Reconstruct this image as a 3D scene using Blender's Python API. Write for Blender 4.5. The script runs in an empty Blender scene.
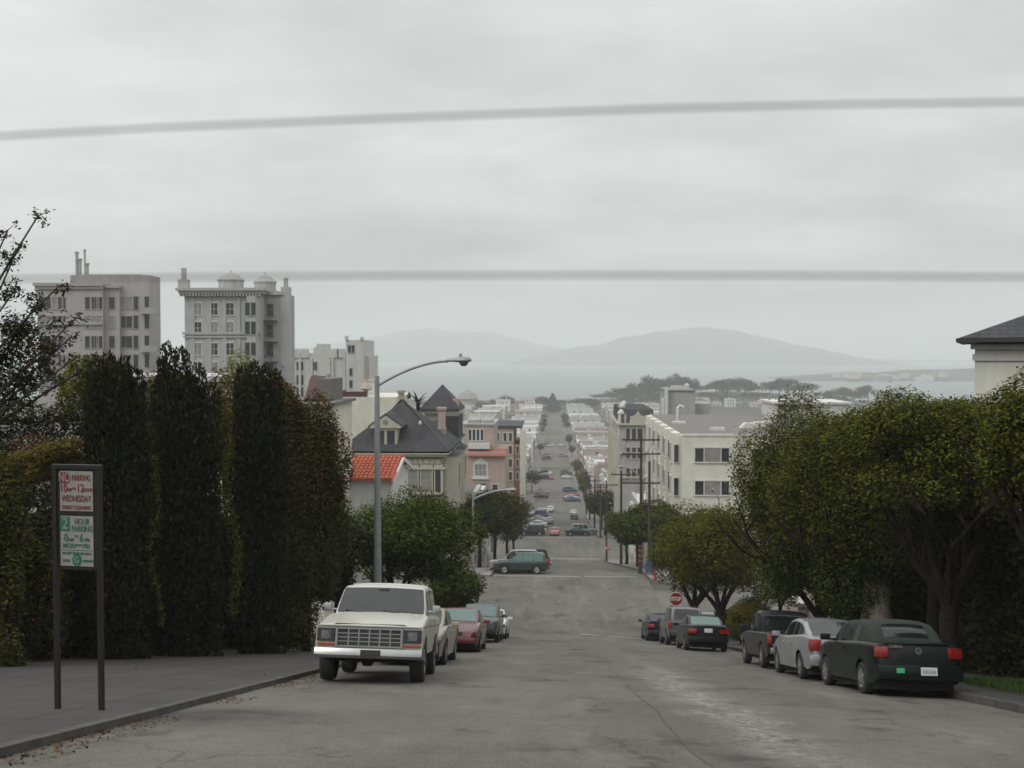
import bpy, bmesh, math, random
import numpy as np
from mathutils import Vector, Matrix
random.seed(7)
HAZE=.00029
EXPO=0.12
R = math.radians
scn = bpy.context.scene
COL = scn.collection
PI = math.pi
# ------------------------------------------------------------------ camera
F = 1080.0
CAMZ = 1.4
cd = bpy.data.cameras.new('camera'); cam = bpy.data.objects.new('camera', cd); COL.objects.link(cam)
scn.camera = cam
YAW = math.atan(41/F); PITCH = -math.atan(30/F)
cam.location = (0, 0, CAMZ)
cam.rotation_euler = (PI/2+PITCH, 0, YAW)
cd.sensor_width = 36; cd.lens = F/1024*36
cd.clip_start = .05; cd.clip_end = 30000
cd.dof.use_dof = True; cd.dof.focus_distance = 18
cd.dof.aperture_fstop = (cd.lens/1000)/0.015
CR = cam.rotation_euler.to_matrix()
def at(px, py, Y):
    """world point on the plane y = Y that the photograph shows at (px, py)"""
    d = CR @ Vector(((px-512)/F, (384-py)/F, -1))
    t = Y/d.y
    return Vector((d.x*t, Y, CAMZ+d.z*t))
# ------------------------------------------------------------------ terrain profile
_py = np.array([-130,-60,-30,-12, 0,  60,   66,   72,   88,   92,   97,   161,   167,  185,  265,  290,  368,  392,  473, 497, 600, 750, 1000, 1700, 20000.])
_pz = np.array([30.0,14.3,7.17,2.87, 0,-14.34,-15.4,-16.0,-16.85,-17.3,-18.1,-29.7,-30.0,-30.2,-38.2,-38.9,-44.5,-44.9,-48.7,-49,-51.2,-53,-54.3,-54.6,-54.6])  # unseen slope behind the viewpoint is raised to block sky reflections in car paint
_ys = np.arange(-130, 1700, 1.0)
_zs = np.interp(_ys, _py, _pz)
_k = np.array([1,2,3,2,1.])/9
_zs2 = np.convolve(np.pad(_zs, 2, mode='edge'), _k, mode='valid')
def zp(y): return float(np.interp(y, _ys, _zs2))
def tilt(y): return .030*min(1,max(0,(95-y)/40))   # the near block leans down to the east
def zq(x,y): return zp(y)-(tilt(y)*min(20,x) if x>0 else .1*tilt(y)*max(-20,x))
KL, KR, PL, PR = -5.0, 7.7, -9.4, 12.0     # kerbs and property lines
# ------------------------------------------------------------------ tagging
def tag(o, label=None, cat=None, group=None, kind=None):
    if label: o['label'] = label
    if cat: o['category'] = cat
    if group: o['group'] = group
    if kind: o['kind'] = kind
    return o
def thing(name, label, cat, loc=(0,0,0), rotz=0, group=None):
    o = bpy.data.objects.new(name, None); COL.objects.link(o)
    o.empty_display_size = .2
    o.location = loc; o.rotation_euler = (0,0,rotz)
    return tag(o, label, cat, group)
def link(name, me, parent=None):
    o = bpy.data.objects.new(name, me); COL.objects.link(o)
    if parent is not None: o.parent = parent
    return o
KIDS = {}
def copy_tree(o, parent=None):
    c = o.copy(); COL.objects.link(c)
    if parent is not None: c.parent = parent
    for ch in o.children: copy_tree(ch, c)
    return c
# ------------------------------------------------------------------ materials
def _nt(name):
    m = bpy.data.materials.new(name); m.use_nodes = True
    nt = m.node_tree; nt.nodes.clear()
    o = nt.nodes.new('ShaderNodeOutputMaterial'); b = nt.nodes.new('ShaderNodeBsdfPrincipled')
    nt.links.new(b.outputs[0], o.inputs[0])
    return m, nt, b, o
def noise(nt, scale, detail=4, rough=.55, vec=None):
    n = nt.nodes.new('ShaderNodeTexNoise'); n.inputs['Scale'].default_value = scale
    n.inputs['Detail'].default_value = detail; n.inputs['Roughness'].default_value = rough
    if vec is not None: nt.links.new(vec, n.inputs['Vector'])
    return n
def ramp(nt, fac, stops):
    r = nt.nodes.new('ShaderNodeValToRGB'); nt.links.new(fac, r.inputs[0])
    el = r.color_ramp.elements
    while len(el) < len(stops): el.new(.5)
    for e, (p, c) in zip(el, stops):
        e.position = p; e.color = (c[0], c[1], c[2], 1) if isinstance(c, (tuple, list)) else (c, c, c, 1)
    return r
def mult(nt, a, b, f=1, mode='MULTIPLY'):
    n = nt.nodes.new('ShaderNodeMix'); n.data_type = 'RGBA'; n.blend_type = mode
    n.inputs[0].default_value = f
    nt.links.new(a, n.inputs[6]); nt.links.new(b, n.inputs[7])
    return n.outputs[2]
def pos(nt):
    t = nt.nodes.new('ShaderNodeTexCoord'); return t.outputs['Object']
def wpos(nt):
    g = nt.nodes.new('ShaderNodeNewGeometry'); return g.outputs['Position']
def mapv(nt, v, sc=(1,1,1)):
    m = nt.nodes.new('ShaderNodeMapping'); m.inputs['Scale'].default_value = sc
    nt.links.new(v, m.inputs[0]); return m.outputs[0]
def mat(name, c, rough=.7, var=.15, scale=2.0, metal=0, bump=0, bscale=20, coat=0, spec=.5, streak=0):
    m, nt, b, o = _nt(name)
    v = pos(nt)
    n = noise(nt, scale, 5, .6, v)
    c2 = tuple(x*(1-var) for x in c); c1 = tuple(min(1, x*(1+var)) for x in c)
    r = ramp(nt, n.outputs[0], [(.3, c2), (.7, c1)])
    out = r.outputs[0]
    if streak:
        n2 = noise(nt, 1.0, 4, .6, mapv(nt, wpos(nt), (3, 3, .25)))
        r2 = ramp(nt, n2.outputs[0], [(.35, 1-streak), (.65, 1.0)])
        out = mult(nt, out, r2.outputs[0])
    nt.links.new(out, b.inputs['Base Color'])
    b.inputs['Roughness'].default_value = rough; b.inputs['Metallic'].default_value = metal
    b.inputs['Coat Weight'].default_value = coat; b.inputs['Specular IOR Level'].default_value = spec
    if coat: b.inputs['Coat Roughness'].default_value = .12
    if bump:
        nb = noise(nt, bscale, 4, .6, v); bp = nt.nodes.new('ShaderNodeBump')
        bp.inputs['Strength'].default_value = bump; bp.inputs['Distance'].default_value = .02
        nt.links.new(nb.outputs[0], bp.inputs['Height']); nt.links.new(bp.outputs[0], b.inputs['Normal'])
    return m
def leafmat(name, cols, trans=.25, rough=.6, patch=None):
    m, nt, b, o = _nt(name)
    g = nt.nodes.new('ShaderNodeNewGeometry')
    k = len(cols)
    r = ramp(nt, g.outputs['Random Per Island'], [(i/max(1, k-1), c) for i, c in enumerate(cols)])
    out = r.outputs[0]
    n = noise(nt, .55, 3, .6, wpos(nt))
    if patch:
        r2 = ramp(nt, n.outputs[0], [(.42, (0,0,0)), (.6, (1,1,1))])
        mx = nt.nodes.new('ShaderNodeMix'); mx.data_type = 'RGBA'
        nt.links.new(r2.outputs[0], mx.inputs[0]); nt.links.new(out, mx.inputs[6]); mx.inputs[7].default_value = (*patch, 1)
        out = mx.outputs[2]
    nt.links.new(out, b.inputs['Base Color'])
    b.inputs['Roughness'].default_value = .85; b.inputs['Specular IOR Level'].default_value = .08
    t = nt.nodes.new('ShaderNodeBsdfTranslucent'); nt.links.new(out, t.inputs[0])
    ms = nt.nodes.new('ShaderNodeMixShader'); ms.inputs[0].default_value = trans
    nt.links.new(b.outputs[0], ms.inputs[1]); nt.links.new(t.outputs[0], ms.inputs[2]); nt.links.new(ms.outputs[0], o.inputs[0])
    return m
def paint(name, c, rough=.28, coat=.6, metal=0.0, spec=.5):
    return mat(name, c, rough=rough, var=.06, scale=1.5, coat=coat, metal=metal, spec=spec)
M = {}
M['glass'] = mat('window_glass', (.035,.04,.042), rough=.08, var=.3, scale=.6, spec=.7)
M['glass_curtain'] = mat('curtained_glass', (.22,.22,.2), rough=.25, var=.25, scale=1.2, spec=.6)
M['car_glass'] = mat('car_glass', (.012,.016,.016), rough=.05, var=.2, scale=2, spec=.5)
M['wind_glass'] = mat('truck_windscreen_glass', (.015,.018,.017), rough=.05, var=.4, scale=3, spec=.6)
M['teal_glass'] = mat('tinted_green_glass', (.05,.13,.11), rough=.06, var=.2, scale=2, spec=.8)
M['rubber'] = mat('tyre_rubber', (.018,.018,.018), rough=.85, var=.2, scale=9)
M['rim'] = mat('alloy_rim', (.3,.3,.3), rough=.35, metal=.7, var=.15, scale=8)
M['steelrim'] = mat('dull_rim', (.16,.16,.16), rough=.5, metal=.5, var=.2, scale=8)
M['chrome'] = mat('chrome', (.33,.34,.33), rough=.3, metal=.9, var=.08, scale=4)
M['black'] = mat('black_plastic', (.02,.02,.02), rough=.6, var=.3, scale=6)
M['under'] = mat('underbody', (.01,.01,.01), rough=.9, var=.3, scale=6)
M['red_lamp'] = mat('red_lamp_lens', (.21,.01,.01), rough=.2, var=.15, scale=9, coat=.5)
M['amber'] = mat('amber_lens', (.30,.06,.015), rough=.3, var=.15, scale=9, coat=.3)
M['lamp'] = mat('headlamp_lens', (.17,.175,.175), rough=.1, var=.5, scale=14, metal=.5, coat=.5)
M['plate'] = mat('plate_white', (.55,.56,.55), rough=.5, var=.05)
M['plate_ink'] = mat('plate_ink', (.06,.08,.2), rough=.6)
M['green_sticker'] = mat('green_sticker', (.05,.35,.18), rough=.5)
M['fabric'] = mat('soft_top_fabric', (.018,.028,.022), rough=.95, var=.25, scale=30, bump=.3, bscale=120)
M['bark'] = mat('bark', (.02,.017,.014), rough=1, spec=.1, var=.4, scale=6, bump=.7, bscale=25)
M['bark_pale'] = mat('pale_bark', (.02,.017,.014), rough=1, spec=.1, var=.5, scale=5, bump=.6, bscale=22)
M['twig'] = mat('twig', (.06,.05,.04), rough=.95, var=.3, scale=8)
M['galv'] = mat('galvanised_steel', (.30,.31,.32), rough=.55, metal=.35, var=.12, scale=4, streak=.15)
M['dark_steel'] = mat('dark_sign_steel', (.02,.018,.016), rough=.6, metal=.2, var=.3, scale=10, streak=.3)
M['signface'] = mat('sign_face', (.30,.29,.27), rough=.55, var=.1, scale=6, streak=.2)
M['ink_red'] = mat('sign_red_ink', (.16,.02,.018), rough=.6)
M['ink_green'] = mat('sign_green_ink', (.01,.13,.075), rough=.6)
M['stop_red'] = mat('stop_red', (.28,.018,.018), rough=.4, var=.1)
M['white'] = mat('white_paint', (.75,.75,.73), rough=.6, var=.06)
M['woodpole'] = mat('creosoted_pole', (.05,.04,.033), rough=.95, var=.4, scale=5, streak=.3)
M['cable'] = mat('cable_black', (.035,.035,.035), rough=.7)
# ------------------------------------------------------------------ mesh builder
class MB:
    def __init__(s): s.v=[]; s.f=[]; s.m=[]
    def add(s, vs, fs, mi=0):
        b=len(s.v); s.v += [tuple(v) for v in vs]
        for f in fs: s.f.append([b+i for i in f]); s.m.append(mi)
        return s
    def box(s, x0,y0,z0,x1,y1,z1, mi=0):
        vs=[(x0,y0,z0),(x1,y0,z0),(x1,y1,z0),(x0,y1,z0),(x0,y0,z1),(x1,y0,z1),(x1,y1,z1),(x0,y1,z1)]
        return s.add(vs,[(0,3,2,1),(4,5,6,7),(0,1,5,4),(1,2,6,5),(2,3,7,6),(3,0,4,7)],mi)
    def tube(s, pts, rad, n=8, mi=0, cap=True):
        pts=[Vector(p) for p in pts]
        if not hasattr(rad,'__len__'): rad=[rad]*len(pts)
        vs=[]; up0=None
        for i,p in enumerate(pts):
            d=(pts[min(i+1,len(pts)-1)]-pts[max(i-1,0)])
            d=d.normalized() if d.length>1e-9 else Vector((0,0,1))
            if up0 is None: up0=Vector((1,0,0)) if abs(d.x)<.9 else Vector((0,1,0))
            a=up0-d*up0.dot(d)
            if a.length<1e-4: a=d.orthogonal()
            a.normalize(); up0=a; b=d.cross(a)
            for k in range(n):
                t=2*PI*k/n; vs.append(p+(a*math.cos(t)+b*math.sin(t))*rad[i])
        fs=[(i*n+k,i*n+(k+1)%n,(i+1)*n+(k+1)%n,(i+1)*n+k) for i in range(len(pts)-1) for k in range(n)]
        if cap: fs+= [tuple(range(n))[::-1], tuple((len(pts)-1)*n+k for k in range(n))]
        return s.add(vs,fs,mi)
    def lathe(s, prof, c=(0,0,0), n=16, axis='z', mi=0, cap=True):
        vs=[]
        for r,h in prof:
            for k in range(n):
                t=2*PI*k/n; a,b=r*math.cos(t),r*math.sin(t)
                p={'z':(a,b,h),'x':(h,a,b),'y':(b,h,a)}[axis]
                vs.append((c[0]+p[0],c[1]+p[1],c[2]+p[2]))
        m=len(prof)
        fs=[(i*n+k,i*n+(k+1)%n,(i+1)*n+(k+1)%n,(i+1)*n+k) for i in range(m-1) for k in range(n)]
        if cap: fs+=[tuple(range(n))[::-1], tuple((m-1)*n+k for k in range(n))]
        return s.add(vs,fs,mi)
    def prism(s, poly, y0, y1, mi=0, axis='y'):
        """poly of (a,b); axis y: (x,z) outline between y0,y1; axis x: (y,z); axis z: (x,y)"""
        n=len(poly)
        def mk(a,b,t): return {'y':(a,t,b),'x':(t,a,b),'z':(a,b,t)}[axis]
        vs=[mk(a,b,y0) for a,b in poly]+[mk(a,b,y1) for a,b in poly]
        fs=[tuple(range(n)), tuple(range(2*n-1,n-1,-1))]+[(i,i+n,(i+1)%n+n,(i+1)%n) for i in range(n)]
        return s.add(vs,fs,mi)
    def mesh(s, name, mats, smooth=False, bevel=0, seg=2, fix=True):
        me=bpy.data.meshes.new(name); me.from_pydata(s.v,[],s.f)
        for m in (mats if isinstance(mats,(list,tuple)) else [mats]): me.materials.append(M[m] if isinstance(m,str) else m)
        me.polygons.foreach_set('material_index', s.m)
        if fix or bevel:
            bm=bmesh.new(); bm.from_mesh(me)
            if bevel:
                bmesh.ops.bevel(bm, geom=[e for e in bm.edges if len(e.link_faces)==2 and e.calc_face_angle(0)>.5], offset=bevel, segments=seg, affect='EDGES', profile=.6)
            bmesh.ops.recalc_face_normals(bm, faces=bm.faces); bm.to_mesh(me); bm.free()
        if smooth:
            me.shade_smooth() if hasattr(me,'shade_smooth') else None
            try: me.set_sharp_from_angle(angle=R(38 if smooth is True else smooth))
            except Exception: pass
        me.update(); return me
    def build(s, name, mats, parent=None, **k):
        return link(name, s.mesh(name, mats, **k), parent)
def npmesh(name, verts, quads, mats, midx=None):
    me=bpy.data.meshes.new(name); nv=len(verts); nf=len(quads)
    me.vertices.add(nv); me.vertices.foreach_set('co', verts.astype(np.float32).ravel())
    me.loops.add(nf*4); me.loops.foreach_set('vertex_index', quads.astype(np.int32).ravel())
    me.polygons.add(nf); me.polygons.foreach_set('loop_start', np.arange(0,nf*4,4,dtype=np.int32))
    me.polygons.foreach_set('loop_total', np.full(nf,4,dtype=np.int32))
    for m in mats: me.materials.append(M[m] if isinstance(m,str) else m)
    if midx is not None: me.polygons.foreach_set('material_index', midx.astype(np.int32))
    me.update(calc_edges=True); me.validate()
    return me
# ------------------------------------------------------------------ foliage
def leaves(clumps, n, size, seed=1, mats=('leaf',), up=0.0, aspect=.5, shell=.55, tipmat=None, fuzz=.1, tipz=None):
    """n leaf faces spread through ellipsoid clumps (x,y,z,rx,ry,rz)"""
    rg=np.random.default_rng(seed)
    C=np.array(clumps,dtype=float)
    w=(C[:,3]*C[:,4]*C[:,5])**(2/3); w/=w.sum()
    idx=rg.choice(len(C), size=n, p=w)
    d=rg.normal(size=(n,3)); d/=np.linalg.norm(d,axis=1)[:,None]
    r=shell+(1-shell)*rg.random(n)**.6
    r*=1+fuzz*rg.normal(size=n)
    p=C[idx,:3]+d*C[idx,3:6]*r[:,None]
    # leaf frame
    a=rg.normal(size=(n,3)); a[:,2]+=up*2.2; a+=d*.5
    a/=np.linalg.norm(a,axis=1)[:,None]
    if up==0:      # broad leaves lie mostly open to the sky
        nn=rg.normal(size=(n,3))*.55+d*.5; nn[:,2]+=1.0; nn/=np.linalg.norm(nn,axis=1)[:,None]
        a=np.cross(nn,rg.normal(size=(n,3))); a/=np.linalg.norm(a,axis=1)[:,None]; b=np.cross(nn,a)
    else:
        b=np.cross(a, rg.normal(size=(n,3)))
    b/=np.linalg.norm(b,axis=1)[:,None]
    s=size*(.5+1.0*rg.random(n))[:,None]
    v=np.empty((n,4,3)); v[:,0]=p-a*s*.5; v[:,1]=p+b*s*aspect*.5; v[:,2]=p+a*s*.5; v[:,3]=p-b*s*aspect*.5
    q=np.arange(n*4).reshape(n,4)
    midx=None
    if len(mats)>1:
        midx=np.zeros(n)
        # second material = young tips on the outside of the crown, third = blossoms
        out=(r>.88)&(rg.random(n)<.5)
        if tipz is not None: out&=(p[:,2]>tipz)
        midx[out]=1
        if len(mats)>2: midx[rg.random(n)<.012]=2
    return npmesh('foliage', v.reshape(-1,3), q, mats, midx)
def sub_clumps(c, n, frac=.35, seed=0, flat=1):
    """lumpy crown: n clumps on and in the ellipsoid c"""
    rg=random.Random(seed); out=[]
    x,y,z,rx,ry,rz=c
    for i in range(n):
        while True:
            d=Vector((rg.uniform(-1,1),rg.uniform(-1,1),rg.uniform(-1,1)))
            if .05<d.length<1: break
        d.normalize(); q=rg.uniform(.35,.85) ; f=frac*rg.uniform(.7,1.25)
        out.append((x+d.x*rx*q, y+d.y*ry*q, z+d.z*rz*q, rx*f, ry*f, rz*f*flat))
    return out
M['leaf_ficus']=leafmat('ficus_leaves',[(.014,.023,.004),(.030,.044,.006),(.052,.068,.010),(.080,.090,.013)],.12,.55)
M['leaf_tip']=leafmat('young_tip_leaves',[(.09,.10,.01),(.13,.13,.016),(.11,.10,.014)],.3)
M['leaf_dark']=leafmat('dark_leaves',[(.012,.015,.005),(.024,.029,.009),(.04,.043,.012)],.12)
M['leaf_cypress_brown']=leafmat('browned_cypress_sprays',[(.02,.024,.009),(.035,.036,.013),(.045,.034,.016)],.1,.8)
M['leaf_cypress']=leafmat('cypress_sprays',[(.009,.012,.006),(.016,.020,.009),(.028,.033,.012)],.1,.8)
M['leaf_rust']=leafmat('rusty_tips',[(.10,.035,.018),(.07,.045,.015),(.15,.06,.02)],.2)
M['leaf_orange']=leafmat('orange_yellow_leaves',[(.12,.105,.018),(.14,.085,.02),(.085,.10,.018)],.25)
M['leaf_lime']=leafmat('lime_leaves',[(.10,.13,.015),(.17,.18,.02),(.06,.09,.012)],.3)
M['leaf_mid']=leafmat('mid_green_leaves',[(.028,.04,.004),(.06,.074,.008),(.10,.105,.012)],.25)
M['leaf_olive']=leafmat('olive_leaves',[(.03,.038,.014),(.055,.06,.02),(.08,.075,.025)],.2)
M['leaf_far']=leafmat('distant_leaves',[(.010,.014,.009),(.02,.025,.014),(.03,.035,.02)],.1)
M['blossom']=leafmat('pink_blossom',[(.3,.05,.12),(.42,.1,.2)],.3)
M['deadleaf']=leafmat('dead_leaves',[(.07,.035,.015),(.12,.055,.02),(.06,.045,.025)],.1)
M['grass']=leafmat('grass_blades',[(.03,.06,.015),(.05,.09,.02),(.07,.09,.03)],.2)
def branch(rg, mb, p, d, L, r, depth, bend=.35, n=7):
    pts=[p]; q=p.copy(); dd=d.normalized(); k=5
    for i in range(k):
        dd=(dd+Vector((rg.uniform(-1,1),rg.uniform(-1,1),rg.uniform(-.3,.8)))*bend*.5).normalized()
        q=q+dd*(L/k); pts.append(q.copy())
    mb.tube(pts,[r*(1-.5*i/k) for i in range(k+1)],n)
    if depth>0:
        for j in range(rg.choice((2,3))):
            nd=(dd+Vector((rg.uniform(-1,1),rg.uniform(-1,1),rg.uniform(-.1,.8)))*.8)
            branch(rg, mb, pts[-1 if j<2 else 3], nd, L*rg.uniform(.6,.85), r*.5, depth-1, bend, max(5,n-1))
def tree(name, label, x, y, top, rad, trunk_h, seed, group=None, n=16000, size=.14, mats=('leaf_ficus','leaf_tip'), bark='bark', nc=38, tr=.17, limbs=5, cz=None, ry=None, lean=(0,0), crownoff=(0,0), cat='tree', zbase=None, frac=.36, lift=.14, cb=None):
    z0=zq(x,y)+lift if zbase is None else zbase
    t=thing(name,label,cat,(x,y,z0),0,group)
    rg=random.Random(seed); H=top-z0
    mb=MB(); fork=Vector((lean[0],lean[1],trunk_h))
    pts=[Vector((0,0,-.3)),Vector((0,0,.0)),Vector((lean[0]*.3+rg.uniform(-.06,.06),lean[1]*.3,trunk_h*.35)),Vector((lean[0]*.6+rg.uniform(-.08,.08),lean[1]*.7,trunk_h*.7)),fork]
    mb.tube(pts,[tr*1.6,tr*1.25,tr,tr*.9,tr*.95],10)
    for k in range(limbs):
        a=2*PI*k/limbs+rg.uniform(-.4,.4)
        L=(H-trunk_h)*(.30 if cb is None else .33)
        branch(rg, mb, fork-Vector((0,0,.1)), Vector((math.cos(a)*.75+crownoff[0]*.2,math.sin(a)*.75,rg.uniform(.9,1.7))), L, tr*.6, 2)
    mb.build('trunk',bark,t,smooth=True,fix=False)
    cbb=trunk_h if cb is None else cb
    ch=(H-cbb)/2
    c=(crownoff[0]+lean[0],crownoff[1]+lean[1],cbb+ch*1.0,rad,ry or rad,ch)
    cl=sub_clumps(c,nc,frac,seed)
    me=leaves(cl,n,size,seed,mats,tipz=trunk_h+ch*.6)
    link('crown',me,t)
    return t
def shrub(name,label,x,y,z0,clumps,n,size,seed,mats,cat='shrub',group=None,stem=True,up=0,aspect=.5,tipz=None,shell=.55,fuzz=.1):
    t=thing(name,label,cat,(x,y,z0),0,group)
    link('foliage',leaves(clumps,n,size,seed,mats,up=up,aspect=aspect,tipz=tipz,shell=shell,fuzz=fuzz),t)
    if stem:
        rg=random.Random(seed); mb=MB()
        zt=max(c[2] for c in clumps)
        for k in range(4):
            a=k*1.6; mb.tube([(math.cos(a)*.08,math.sin(a)*.08,-.2),(math.cos(a)*.15,math.sin(a)*.15,zt*.4),(math.cos(a)*.3,math.sin(a)*.3,zt*.8)],[.05,.04,.02],6)
        mb.build('stem','bark',t,smooth=True,fix=False)
    return t
#%%SETTING
# ------------------------------------------------------------------ ground materials
def asphalt(name, base, marks=True):
    m, nt, b, o = _nt(name)
    v = wpos(nt)
    n1 = noise(nt, .35, 6, .65, mapv(nt, v, (1, .45, 1))); n2 = noise(nt, 3.0, 5, .7, v); n3 = noise(nt, 38, 3, .85, v)
    a = ramp(nt, n1.outputs[0], [(.3, tuple(x*.66 for x in base)), (.5, base), (.72, tuple(x*1.3 for x in base))])
    r2 = ramp(nt, n2.outputs[0], [(.3, .86), (.7, 1.1)]); r3 = ramp(nt, n3.outputs[0], [(.34, .55), (.5, 1.0), (.68, 1.5)])
    out = mult(nt, mult(nt, a.outputs[0], r2.outputs[0]), r3.outputs[0])
    # cracks between old slabs and patches
    vo = nt.nodes.new('ShaderNodeTexVoronoi'); vo.feature = 'DISTANCE_TO_EDGE'; vo.inputs['Scale'].default_value = .22
    dist = noise(nt, .8, 3, .6, v)
    ad = nt.nodes.new('ShaderNodeVectorMath'); ad.operation = 'MULTIPLY_ADD'; ad.inputs[1].default_value = (1.2, 1.2, 0)
    nt.links.new(dist.outputs[1], ad.inputs[0]); nt.links.new(v, ad.inputs[2]); nt.links.new(ad.outputs[0], vo.inputs['Vector'])
    rc = ramp(nt, vo.outputs['Distance'], [(0, .45), (.003, .7), (.008, 1)])
    out = mult(nt, out, rc.outputs[0], .8)
    if marks:
        # pale worn streaks running downhill and dark oil stains
        n4 = noise(nt, 1.0, 5, .6, mapv(nt, v, (.9, .12, 1)))
        r4 = ramp(nt, n4.outputs[0], [(.56, .0), (.72, .55)])
        mx = nt.nodes.new('ShaderNodeMix'); mx.data_type='RGBA'; nt.links.new(r4.outputs[0], mx.inputs[0])
        nt.links.new(out, mx.inputs[6]); mx.inputs[7].default_value=(base[0]*1.7, base[1]*1.7, base[2]*1.68, 1); out = mx.outputs[2]
        n5 = noise(nt, .9, 4, .6, mapv(nt, v, (1, .6, 1)))
        r5 = ramp(nt, n5.outputs[0], [(.3, .5), (.42, 1)])
        out = mult(nt, out, r5.outputs[0])
        # pale scuffed wheel track worn into the east lane, and the big old oil stain by the west kerb
        sx = nt.nodes.new('ShaderNodeSeparateXYZ'); nt.links.new(v, sx.inputs[0])
        wn = noise(nt, .5, 4, .7, v); fn = noise(nt, 7, 4, .8, v)
        def math_(op, a, b_):
            k = nt.nodes.new('ShaderNodeMath'); k.operation = op
            for i_, q in enumerate((a, b_)):
                if hasattr(q, 'links'): nt.links.new(q, k.inputs[i_])
                else: k.inputs[i_].default_value = q
            return k.outputs[0]
        wob = math_('MULTIPLY', math_('SUBTRACT', wn.outputs[0], .5), 2.2)
        dx_ = math_('ABSOLUTE', math_('SUBTRACT', math_('ADD', sx.outputs[0], wob), 2.55), 0.0)
        band = ramp(nt, dx_, [(0, 1), (.75, 0)])
        along = ramp(nt, math_('DIVIDE', sx.outputs[1], 60.0), [(.15, 0), (.22, 1), (.42, .9), (.62, 0)])
        br_ = ramp(nt, fn.outputs[0], [(.42, 0), (.62, 1)])
        msk = math_('MULTIPLY', math_('MULTIPLY', band.outputs[0], along.outputs[0]), math_('MULTIPLY', br_.outputs[0], .75))
        mx = nt.nodes.new('ShaderNodeMix'); mx.data_type='RGBA'; nt.links.new(msk, mx.inputs[0])
        nt.links.new(out, mx.inputs[6]); mx.inputs[7].default_value=(.36,.355,.33,1); out = mx.outputs[2]
        ds = nt.nodes.new('ShaderNodeVectorMath'); ds.operation='DISTANCE'; ds.inputs[1].default_value=(-4.0,14.0,-3.3)
        nt.links.new(ad.outputs[0], ds.inputs[0])
        st_ = ramp(nt, math_('DIVIDE', ds.outputs['Value'], 3.2), [(.12, .42), (.62, 1)])
        out = mult(nt, out, st_.outputs[0])
    nt.links.new(out, b.inputs['Base Color']); b.inputs['Roughness'].default_value = .85; b.inputs['Specular IOR Level'].default_value=.35
    bp = nt.nodes.new('ShaderNodeBump'); bp.inputs['Strength'].default_value = .35; bp.inputs['Distance'].default_value = .01
    nt.links.new(n3.outputs[0], bp.inputs['Height']); nt.links.new(bp.outputs[0], b.inputs['Normal'])
    return m
M['asphalt'] = asphalt('road_surface', (.112,.108,.091))
M['asphalt_cross'] = asphalt('cross_street_surface', (.12,.116,.1))
def concrete(name, base, joint=1.2):
    m, nt, b, o = _nt(name); v = wpos(nt)
    n1 = noise(nt, .6, 6, .65, v); n3 = noise(nt, 45, 2, .7, v)
    a = ramp(nt, n1.outputs[0], [(.3, tuple(x*.7 for x in base)), (.7, tuple(x*1.2 for x in base))])
    r3 = ramp(nt, n3.outputs[0], [(.3, .85), (.7, 1.12)])
    out = mult(nt, a.outputs[0], r3.outputs[0])
    br = nt.nodes.new('ShaderNodeTexBrick'); br.offset=0; br.inputs['Scale'].default_value=1/joint
    br.inputs['Mortar Size'].default_value=.018; br.inputs['Color1'].default_value=(1,1,1,1); br.inputs['Color2'].default_value=(.9,.9,.9,1); br.inputs['Mortar'].default_value=(.28,.28,.28,1)
    br.inputs['Brick Width'].default_value=1; br.inputs['Row Height'].default_value=1
    nt.links.new(v, br.inputs['Vector'])
    out = mult(nt, out, br.outputs[0])
    nt.links.new(out, b.inputs['Base Color']); b.inputs['Roughness'].default_value=.9
    return m
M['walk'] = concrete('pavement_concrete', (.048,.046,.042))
M['walk_pale'] = concrete('pale_pavement_concrete', (.22,.21,.19))
M['kerb'] = mat('kerb_stone', (.075,.07,.06), rough=.9, var=.35, scale=3, streak=.2)
M['soil'] = mat('ground_soil', (.05,.052,.035), rough=.95, var=.4, scale=.3)
M['flat'] = mat('far_ground', (.10,.11,.08), rough=.95, var=.3, scale=.02)
M['turf'] = mat('park_turf', (.10,.12,.06), rough=.95, var=.25, scale=.02)
M['mark'] = mat('road_paint', (.3,.3,.28), rough=.7, var=.25, scale=5)
def strip(name, x0, x1, y0, y1, dz, m, kind='structure', step=2.0, thick=0, n_x=1, parent=None):
    ys=list(np.arange(y0,y1,step))+[y1]; mb=MB(); vs=[]; fs=[]
    xs=np.linspace(x0,x1,n_x+1)
    if x0<0<x1: xs=np.array([x0,0,x1])
    n_x=len(xs)-1
    for y in ys:
        for x in xs: vs.append((x,y,zq(x,y)+dz))
    w=n_x+1
    for i in range(len(ys)-1):
        for j in range(n_x): fs.append((i*w+j,i*w+j+1,(i+1)*w+j+1,(i+1)*w+j))
    if thick:
        k=len(vs)
        for y in ys:
            for x in xs: vs.append((x,y,zq(x,y)+dz-thick))
        for i in range(len(ys)-1):
            fs.append((i*w,(i+1)*w,k+(i+1)*w,k+i*w)); a=i*w+n_x; c=(i+1)*w+n_x; fs.append((c,a,k+a,k+c))
        fs.append(tuple(range(0,w))+tuple(k+j for j in range(w-1,-1,-1)))
        e=(len(ys)-1)*w; fs.append(tuple(e+j for j in range(w-1,-1,-1))+tuple(k+e+j for j in range(w)))
    mb.add(vs,fs)
    o=mb.build(name,m,parent,fix=False)
    if kind: tag(o,kind=kind)
    return o
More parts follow.
